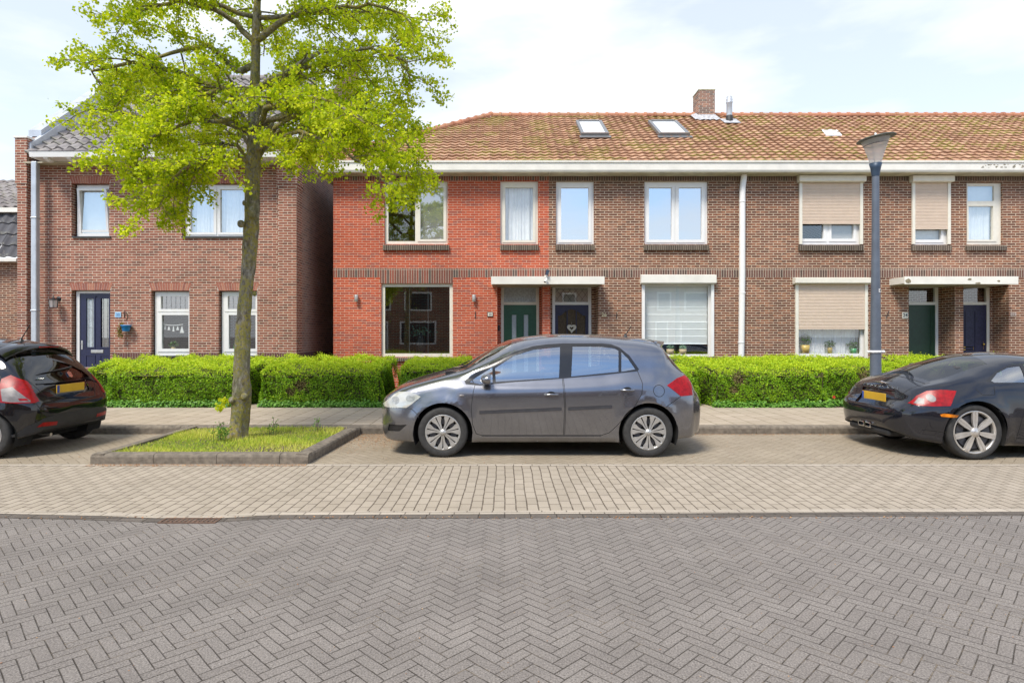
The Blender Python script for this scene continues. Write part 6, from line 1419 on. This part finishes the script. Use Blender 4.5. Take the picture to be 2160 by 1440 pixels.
for s in (1, -1):
    m = MB()
    for P in (dF, dR): seam(bvh, m, P[4 if P is dF else 2:]+P[:1], s)
    seam(bvh, m, [(2.02, .615), (1.755, .613), (1.68, .605), (1.60, .54), (1.585, .50)], s); seam(bvh, m, [(-1.50, .635), (-1.60, .70), (-1.70, .765)], s)
    seam(bvh, m, [(1.66, .68), (1.565, .755)], s); seam(bvh, m, circle(-1.42, .835, .072, 24), s, closed=True); seam(bvh, m, [(.885, .905), (.93, .98)], s)
    m.build_split('panel_gap', 'seam', car, world=False)
    m = MB(); 
    for pts in ([(.83, .565), (.4, .585), (-.20, .61)], [(-.28, .61), (-.55, .625), (-.83, .638)]): 
        seam(bvh, m, pts, s, w=.013, lift=.012); seam(bvh, m, [(a, b+.0155) for a, b in pts], s, w=.003, lift=.008); seam(bvh, m, [(a, b-.0155) for a, b in pts], s, w=.003, lift=.007)
    m.build('rubbing_strip', 'strip', car, world=False)
    handle(bvh, parts[3 if s > 0 else 4], -.07, .79, s); handle(bvh, parts[5 if s > 0 else 6], -1.02, .845, s)
    mirror(bvh, car, .735, .985, s, 'grey_paint')
    h, nn = on(bvh, (1.05, s*3, .775), (0, -s, 0)); MB().lathe([(.035, 0), (.03, .006), (0, .008)], (h.x, h.y, h.z), 16, ax='y', M=Matrix.Diagonal((1, s, .5))).build('side_repeater', 'clearlamp', car, world=False)
    m = MB(); seam(bvh, m, [(.80, .262), (-.70, .262)], s, w=.006, lift=.012); m.build('sill_strip', 'grey_paint', car, world=False)
m = MB(); n = 14
vs = []
for i in range(n+1):
    y = -.60+1.2*i/n; h, nn = on(bvh, (-1.50, y, 3), (0, 0, -1)); k = 1-.12*(y/.6)**2; vs += [(-1.48, y, h.z+.012), (-1.66*k-.02+.0, y, h.z+.0), (-1.66*k-.02, y, h.z-.022), (-1.52, y, h.z-.06)]
f = []
for i in range(n): j = 4*i; f += [(j+k, j+4+k, j+5+k, j+1+k) for k in range(3)]
m.add(vs, f, 0, True); m.build('roof_spoiler', 'grey_paint', car, world=False)
def antenna(root, x, z, ln, lean=.45): m = MB(); m.lathe([(.035, 0), (.012, .05), (0, .055)], (x, 0, z-.01), 10); m.tube([(x, 0, z+.02), (x-ln*lean, 0, z+ln)], [.007, .005], 6); m.build('antenna', 'blk', root, world=False)
h, _ = on(bvh, (-1.17, 0, 3), (0, 0, -1)); antenna(car, -1.17, h.z, .155, .55)
m = MB(); 
for y0 in (-.35, .1): 
    pts = []
    for i in range(7):
        x, y = 1.14-.04*i*.6, y0+.08*i; hh, _ = on(bvh, (x, y, 3), (0, 0, -1)); pts.append((x, y, hh.z+.02))
    m.tube(pts, .009, 5)
m.build('wipers', 'blk', car, world=False)
MB().box(-2.048, -2.04, -.25, .25, .645, .745).build('number_plate', 'plate', car, world=False)
m = MB(); m.box(1.0, 1.28, -.6, .6, 1.03, 1.06); m.build('cowl_panel', 'blk', car, world=False)
m = MB()
for z in (.36, .42, .5): m.box(2.06, 2.155, -.35, .35, z, z+.012)
m.build('grille', 'blk', car, world=False); interior(car, -1.0, .95, .80, .98, .5, 1)
m = MB(); m.lathe([(0, .0), (.035, .002), (.038, 0)], (0, 0, 0), 16, ax='y'); 
# ============ small black three-door hatchback, left edge
yp = empty('parked_car', (-7.60, 8.24, 0), 'small glossy black hatchback seen from behind at the left edge', 'car', 'cars parked along the kerb', R(180))
B = [(2.08, .42, .28, .50, .30, .56, .28, .60, .2, .62), (2.02, .28, .50, .50, .54, .66, .48, .72, .32, .75), (1.85, .20, .68, .5, .72, .78, .62, .86, .44, .90), (1.5, .19, .76, .52, .80, .88, .70, .98, .5, 1.02), (1.1, .19, .78, .56, .83, .93, .74, 1.06, .58, 1.11),
     (.7, .19, .78, .58, .835, .95, .745, 1.24, .60, 1.34), (.3, .19, .78, .58, .835, .96, .745, 1.37, .56, 1.47), (-.2, .19, .78, .59, .835, .98, .745, 1.42, .54, 1.515), (-.7, .19, .78, .60, .835, 1.01, .735, 1.40, .53, 1.49), (-1.05, .20, .78, .62, .835, 1.02, .72, 1.35, .51, 1.44),
     (-1.22, .21, .78, .64, .83, 1.01, .71, 1.28, .50, 1.375), (-1.35, .22, .775, .66, .825, .97, .70, 1.19, .51, 1.265), (-1.47, .23, .76, .66, .81, .92, .69, 1.05, .53, 1.11), (-1.56, .25, .73, .64, .78, .86, .68, .92, .54, .95), (-1.62, .27, .70, .60, .755, .79, .68, .84, .52, .86),
     (-1.68, .29, .66, .57, .715, .70, .66, .72, .48, .735), (-1.73, .33, .58, .52, .63, .62, .60, .645, .42, .655), (-1.755, .40, .42, .48, .46, .56, .42, .58, .28, .59)]
bm = loft(B); deform_flare(bm, (1.195, -1.195), .29, .345, .46, .02)
RR = lambda f: f.calc_center_median().x < -1.0
wo = [(.95, .96), (.6, 1.15), (.3, 1.28), (0, 1.36), (-.5, 1.38), (-.9, 1.32), (-1.10, 1.20), (-1.05, 1.10), (-.4, 1.02), (.2, .97)]
dF = [(.80, .93), (.2, .955), (-.38, 1.01), (-.42, .62), (-.34, .28), (.72, .28), (.84, .5)]
for s, sl_ in SIDES:
    carve(bm, dF, 3 if s > 0 else 4, sel=sl_); carve(bm, wo, 7, sel=sl_)
    carve(bm, [(.60, 1.01), (.58, 1.12), (.3, 1.245), (0, 1.32), (-.36, 1.345), (-.38, 1.04), (.2, .99)], 8, sel=sl_); carve(bm, [(-.44, 1.055), (-.43, 1.34), (-.85, 1.29), (-1.0, 1.2), (-.96, 1.13)], 8, sel=sl_)
    for cx in (1.195, -1.195): carve(bm, circle(cx, .29, .345), 1, sel=lambda f, s=s: f.calc_center_median().y*s > .3); carve(bm, [(cx-.335, .16), (cx+.335, .16), (cx+.343, .29), (cx-.343, .29)], 1, sel=lambda f, s=s: f.calc_center_median().y*s > .3)
    carve(bm, [(2.0, .62), (1.9, .72), (1.6, .84), (1.5, .80), (1.7, .68)], 9, sel=sl_)
    # tall boomerang tail light wrapping the corner: seen from behind (y,z)
    far = lambda f, s=s: f.calc_center_median().x < -1.22 and f.calc_center_median().y*s > .60
    carve(bm, [(-1.30, .985), (-1.38, 1.03), (-1.52, .96), (-1.64, .84), (-1.70, .72), (-1.69, .68), (-1.56, .685), (-1.38, .70), (-1.33, .80)], 10, sel=far)
    carve(bm, [(-1.34, .86), (-1.45, .885), (-1.56, .80), (-1.655, .715), (-1.66, .695), (-1.50, .70), (-1.40, .715)], 16, sel=far)
    carve(bm, [(-1.55, .745), (-1.62, .74), (-1.645, .712), (-1.57, .715)], 10, sel=far)
carve(bm, [(-.55, .935), (-.60, 1.00), (-.52, 1.20), (-.44, 1.365), (0, 1.39), (.44, 1.365), (.52, 1.20), (.60, 1.00), (.55, .935), (0, .905)], 13, ax=(1, 2), sel=lambda f: f.calc_center_median().x < -1.12 and f.normal.x < -.15)
carve(bm, [(-.40, .90), (-.36, .76), (-.25, .735), (.25, .735), (.36, .76), (.40, .90), (0, .885)], 14, ax=(1, 2), sel=RR)
carve(bm, [(-.80, .27), (-.72, .40), (-.60, .475), (-.4, .505), (.4, .505), (.60, .475), (.72, .40), (.80, .27)], 17, ax=(1, 2), sel=lambda f: f.calc_center_median().x < -1.45 and f.normal.z > -.7)
for s in (1, -1): carve(bm, [(s*.66, .375), (s*.38, .365), (s*.38, .41), (s*.60, .425)], 18, ax=(1, 2), sel=lambda f: f.calc_center_median().x < -1.5)
carve(bm, [(1.14, -.60), (1.14, .60), (.45, .50), (.42, 0), (.45, -.50)], 12, ax=(0, 1), sel=lambda f: f.calc_center_median().z > 1.05)
for f in bm.faces:
    if f.material_index == 0 and f.normal.z < -.8 and f.calc_center_median().z < .35: f.material_index = 15
ids = {0: ('body', 'black_paint', 0), 1: (None, None, 0), 3: ('door', 'black_paint', 0), 4: ('door', 'black_paint', 0), 7: ('window_surround', 'trim', -.002), 8: ('side_window', 'darkglass', -.006), 9: ('headlight', 'headlight', .001), 10: ('tail_light', 'taillight', .004),
       16: ('tail_light_lens', 'clearlamp', .004), 12: ('windscreen', 'carglass', -.002), 13: ('rear_window', 'darkglass', -.002), 14: ('plate_recess', 'black_paint', -.012), 15: ('underbody', 'under', 0), 17: ('bumper_valance', 'rubber', .004), 18: ('reflector', 'taillight', .007)}
bvh, parts = car_common(yp, bm, ids, None, 2.39, .29, .18, .19, .81, 'cap', 'hubcap', .345)
m = MB(); 
for s in (1, -1): seam(bvh, m, dF, s, closed=True); seam(bvh, m, [(-1.30, .985), (-1.15, 1.16), (-1.05, 1.30)], s)
seam(bvh, m, [(-.60, 1.00), (-.50, .78), (-.40, .665), (0, .645), (.40, .665), (.50, .78), (.60, 1.00)], ax='x'); m.build_split('panel_gap', 'seam', yp, world=False)
def rear_item(bvh, y, z, dx=.01):
    h, nn = on(bvh, (-4, y, z), (1, 0, 0)); return h, nn
def plate(root, bvh, z0, z1, hw, back, tilt=0.):
    h, nn = rear_item(bvh, 0, (z0+z1)/2); x = h.x-back; m = MB(); m.box(x-.012, x, -hw, hw, z0, z1); o = m.build('number_plate', 'plate', root, world=False, mod=.003)
    e = MB().box(x-.0135, x-.0122, hw-.045, hw-.003, z0+.004, z1-.004).build('blue_band', 'plateblue', None, world=False); e.parent = o
    e = MB().box(x-.014, x+.0, -hw-.006, hw+.006, z0-.016, z0-.001).build('plate_holder', 'clearlamp', None, world=False); e.parent = o; return x
plate(yp, bvh, .765, .87, .26, .012)
m = MB(); seam(bvh, m, [(-.50, .905), (0, .898), (.50, .905)], ax='x', w=.010, lift=.012); m.build('hatch_lip', 'black_paint', yp, world=False)
m = MB(); n = 16; vs = []
for i in range(n+1):
    y = -.60+1.2*i/n; k = (y/.6)**2; h, nn = on(bvh, (-1.10, y*.93, 3), (0, 0, -1)); zz = h.z; vs += [(-1.02, y*.93, zz+.006), (-1.20+.02*k, y, zz-.0+.004*(1-k)), (-1.36+.10*k, y, zz-.045-.02*k), (-1.355+.10*k, y, zz-.068-.02*k), (-1.16, y*.95, zz-.075)]
f = []
for i in range(n): j = 5*i; f += [(j+k, j+5+k, j+6+k, j+1+k) for k in range(4)]
m.add(vs, f, 0, True); m.build('roof_spoiler', 'black_paint', yp, world=False)
h, _ = on(bvh, (-1.10, 0, 3), (0, 0, -1)); MB().box(-1.366, -1.357, -.17, .17, h.z-.062, h.z-.046).build('brake_light', 'taillight', yp, world=False)
antenna(yp, -.98, on(bvh, (-.98, 0, 3), (0, 0, -1))[0].z, .22, .55)
m = MB(); pts = []
for i in range(8): y = -.22+.62*i/7; z = 1.075-.055*(i/7); hh, nn = rear_item(bvh, y, z); pts.append(hh+nn*.018)
m.tube(pts, [.018, .016, .013, .011, .010, .008, .006, .004], 6); m.build('rear_wiper', 'blk', yp, world=False)
hh, nn = rear_item(bvh, -.14, .985)
m = MB(); Mx = nn.to_track_quat('Z', 'X').to_matrix().to_4x4(); Mx.translation = hh+nn*.004
sh = [(-.05, .0), (-.035, .035), (.03, .04), (.05, .0), (.03, -.04), (-.035, -.035)]; m.add([Mx @ Vector((a, b, 0)) for a, b in sh]+[Mx @ Vector((a, b, .006)) for a, b in sh], [tuple(range(6, 12))]+[(i, (i+1) % 6, (i+1) % 6+6, i+6) for i in range(6)]); m.build('shield_badge', 'chrome', yp, world=False)
txt('YPSILON', .036, (rear_item(bvh, .40, .965)[0].x-.012, .40, .965), 'badge_lettering', 'chrome', yp, rz=-90, ext=.002, shear=.3, world=False)
m = MB(); m.tube([(-1.50, .35, .25), (-1.66, .36, .235)], .022, 10); m.build('exhaust', 'steel', yp, world=False)
for s in (1, -1): handle(bvh, parts[3 if s > 0 else 4], -.22, .86, s, body='black_paint'); mirror(bvh, yp, .66, .99, s, 'black_paint')
interior(yp, -1.0, .9, .74, .95, .5, 1)
# ============ black two-seat coupe, right edge
cf = empty('parked_car', (6.97, 8.25, 0), 'low black coupe with rounded fastback seen from its rear corner at the right edge', 'car', 'cars parked along the kerb', 0)
Cc = [(1.98, .36, .30, .46, .34, .54, .30, .57, .2, .58), (1.93, .24, .52, .45, .58, .60, .50, .65, .34, .665), (1.8, .18, .68, .45, .75, .66, .66, .72, .42, .745), (1.5, .16, .78, .46, .85, .74, .74, .80, .48, .83), (1.1, .16, .80, .50, .86, .82, .76, .88, .52, .905), (.72, .16, .80, .52, .85, .86, .77, .95, .58, .985),
      (.4, .16, .80, .54, .845, .87, .77, 1.09, .58, 1.16), (.05, .16, .80, .55, .845, .88, .77, 1.19, .54, 1.27), (-.35, .16, .80, .56, .85, .90, .775, 1.215, .52, 1.305), (-.75, .17, .80, .58, .865, .93, .79, 1.17, .51, 1.275), (-1.1, .18, .81, .60, .88, .93, .80, 1.09, .53, 1.195), (-1.4, .19, .81, .60, .885, .90, .785, .99, .57, 1.09),
      (-1.6, .20, .80, .58, .87, .865, .745, .925, .57, 1.005), (-1.75, .22, .77, .56, .835, .80, .70, .87, .54, .925), (-1.84, .24, .735, .55, .79, .74, .67, .80, .50, .845), (-1.89, .26, .70, .54, .755, .66, .66, .70, .48, .72), (-1.96, .29, .62, .52, .68, .615, .62, .635, .42, .645), (-2.01, .33, .50, .49, .55, .57, .50, .59, .34, .597), (-2.035, .39, .36, .46, .39, .52, .36, .535, .22, .54)]
bm = loft(Cc); deform_flare(bm, (1.2, -1.2), .34, .39, .56, .03)
dF = [(.74, .86), (.3, .885), (-.38, .925), (-.52, .80), (-.62, .50), (-.66, .26), (.62, .24), (.74, .5)]
for s, sl_ in SIDES:
    carve(bm, dF, 3 if s > 0 else 4, sel=sl_)
    carve(bm, [(.62, .905), (.45, 1.01), (.1, 1.14), (-.25, 1.185), (-.55, 1.155), (-.80, 1.07), (-1.0, .965), (-.93, .935), (-.38, .925)], 7, sel=sl_)
    carve(bm, [(.45, .93), (.42, .99), (.1, 1.11), (-.25, 1.165), (-.38, 1.16), (-.46, .94)], 8, sel=sl_); carve(bm, [(-.49, .945), (-.44, 1.145), (-.60, 1.125), (-.78, 1.06), (-.93, .965), (-.90, .945)], 8, sel=sl_)
    for cx in (1.2, -1.2): carve(bm, circle(cx, .34, .39), 1, sel=lambda f, s=s: f.calc_center_median().y*s > .3); carve(bm, [(cx-.375, .14), (cx+.375, .14), (cx+.388, .34), (cx-.388, .34)], 1, sel=lambda f, s=s: f.calc_center_median().y*s > .3)
    carve(bm, [(1.85, .62), (1.7, .70), (1.4, .76), (1.35, .72), (1.6, .62)], 9, sel=sl_)
    far = lambda f, s=s: f.calc_center_median().x < -1.2 and f.calc_center_median().y*s > .38
    tl = [(-1.40, .845), (-1.55, .855), (-1.69, .835), (-1.80, .77), (-1.885, .675), (-1.83, .655), (-1.67, .655), (-1.52, .665), (-1.46, .76)]
    carve(bm, tl, 10, sel=far)
    carve(bm, [(-1.75, .74), (-1.79, .75), (-1.855, .68), (-1.77, .675)], 16, sel=far); carve(bm, circle(-1.685, .75, .045, 18), 16, sel=far)
    carve(bm, [(-1.42, .555), (-1.60, .575), (-1.64, .56), (-1.63, .535), (-1.44, .525)], 18, sel=lambda f, s=s: f.calc_center_median().y*s > .4)
carve(bm, [(-.78, .52), (-.72, 0), (-.78, -.52), (-1.35, -.60), (-1.55, -.56), (-1.59, 0), (-1.55, .56), (-1.35, .60)][::1], 13, ax=(0, 1), sel=lambda f: f.calc_center_median().z > .8)
carve(bm, [(-.29, .60), (-.36, .80), (.36, .80), (.29, .60)], 14, ax=(1, 2), sel=lambda f: f.calc_center_median().x < -1.7)
carve(bm, [(.92, -.58), (.92, .58), (.16, .48), (.12, 0), (.16, -.48)], 12, ax=(0, 1), sel=lambda f: f.calc_center_median().z > .9)
for f in bm.faces:
    if f.material_index == 0 and f.normal.z < -.8 and f.calc_center_median().z < .33: f.material_index = 15
ids = {0: ('body', 'midnight_paint', 0), 1: (None, None, 0), 3: ('door', 'midnight_paint', 0), 4: ('door', 'midnight_paint', 0), 7: ('window_surround', 'trim', -.001), 8: ('side_window', 'carglass', -.005), 9: ('headlight', 'headlight', .001), 10: ('tail_light', 'taillight', .004), 16: ('tail_light_lens', 'clearlamp', .006),
       12: ('windscreen', 'carglass', -.002), 13: ('rear_window', 'darkglass', -.001), 14: ('plate_recess', 'midnight_paint', -.02), 15: ('underbody', 'under', 0), 18: ('side_marker', 'amber', .005)}
bvh, parts = car_common(cf, bm, ids, None, 2.4, .34, .245, .265, .868, 'alloy', 'alloy', .39)
m = MB()
for s in (1, -1):
    seam(bvh, m, dF, s, closed=True); seam(bvh, m, [(-1.40, .64), (-1.62, .635), (-1.80, .625)], s); seam(bvh, m, [(-1.17, .87), (-1.12, .80), (-.95, .80), (-.93, .90)], s)
    seam(bvh, m, [(-1.40, .36), (-1.60, .345), (-1.80, .36)], s)
seam(bvh, m, [(.60, .93), (.52, .80), (.40, .61)], ax='x'); seam(bvh, m, [(-.60, .93), (-.52, .80), (-.40, .61)], ax='x'); seam(bvh, m, [(-1.62, -.58), (-1.655, 0), (-1.62, .58)], ax='z', w=.005)
m.build_split('panel_gap', 'seam', cf, world=False)
plate(cf, bvh, .645, .755, .26, .005)
hx_, _ = rear_item(bvh, 0, .86)
for i, ch_ in enumerate('CROSSFIRE'):
    y = .36-.09*i; hh, nn = rear_item(bvh, y, .835); txt(ch_, .042, (hh.x-.004, y, .835), 'badge_letter', 'chrome', cf, rz=-90, ext=.003, world=False)
m = MB()
for sg in (1, -1):
    q = []
    for t in (0, .25, .5, .75, 1):
        y = sg*.16*t; hh, nn = rear_item(bvh, y, .885-.004*t); q.append(hh+nn*.008)
    m.tube(q, [.014, .012, .009, .006, .002], 6)
hh, nn = rear_item(bvh, 0, .885); m.lathe([(0, .012), (.022, .008), (.026, 0)], tuple(hh), 14, ax='x', M=Matrix.Diagonal((-1, 1, 1))); m.build('winged_badge', 'chrome', cf, world=False)
m = MB()
for y in (-.075, .075):
    pf = [(y-.06, .285), (y+.06, .285), (y+.068, .30), (y+.068, .345), (y+.055, .355), (y-.055, .355), (y-.068, .345), (y-.068, .30)]
    n = len(pf); c = (y, .32); o_ = [(-2.045, a, b) for a, b in pf]; i_ = [(-2.05, c[0]+(a-c[0])*.78, c[1]+(b-c[1])*.7) for a, b in pf]; d_ = [(-1.9, c[0]+(a-c[0])*.78, c[1]+(b-c[1])*.7) for a, b in pf]; bk = [(-1.9, a, b) for a, b in pf]
    m.add(bk+o_+i_+d_, [(k+n*j, (k+1) % n+n*j, (k+1) % n+n*(j+1), k+n*(j+1)) for j in range(3) for k in range(n)]); m.add(d_, [tuple(range(n))], 1)
m.build('twin_exhaust', ['chrome', 'under'], cf, world=False)
MB().box(-2.0, -1.6, -.45, .45, .22, .30).build('rear_valance', 'rubber', cf, world=False, mod=.03)
for s in (1, -1): handle(bvh, parts[3 if s > 0 else 4], -.42, .80, s, ln=.15, body='midnight_paint'); mirror(bvh, cf, .45, .93, s, 'midnight_paint')
interior(cf, -1.1, .75, .72, .88, .4, 1)
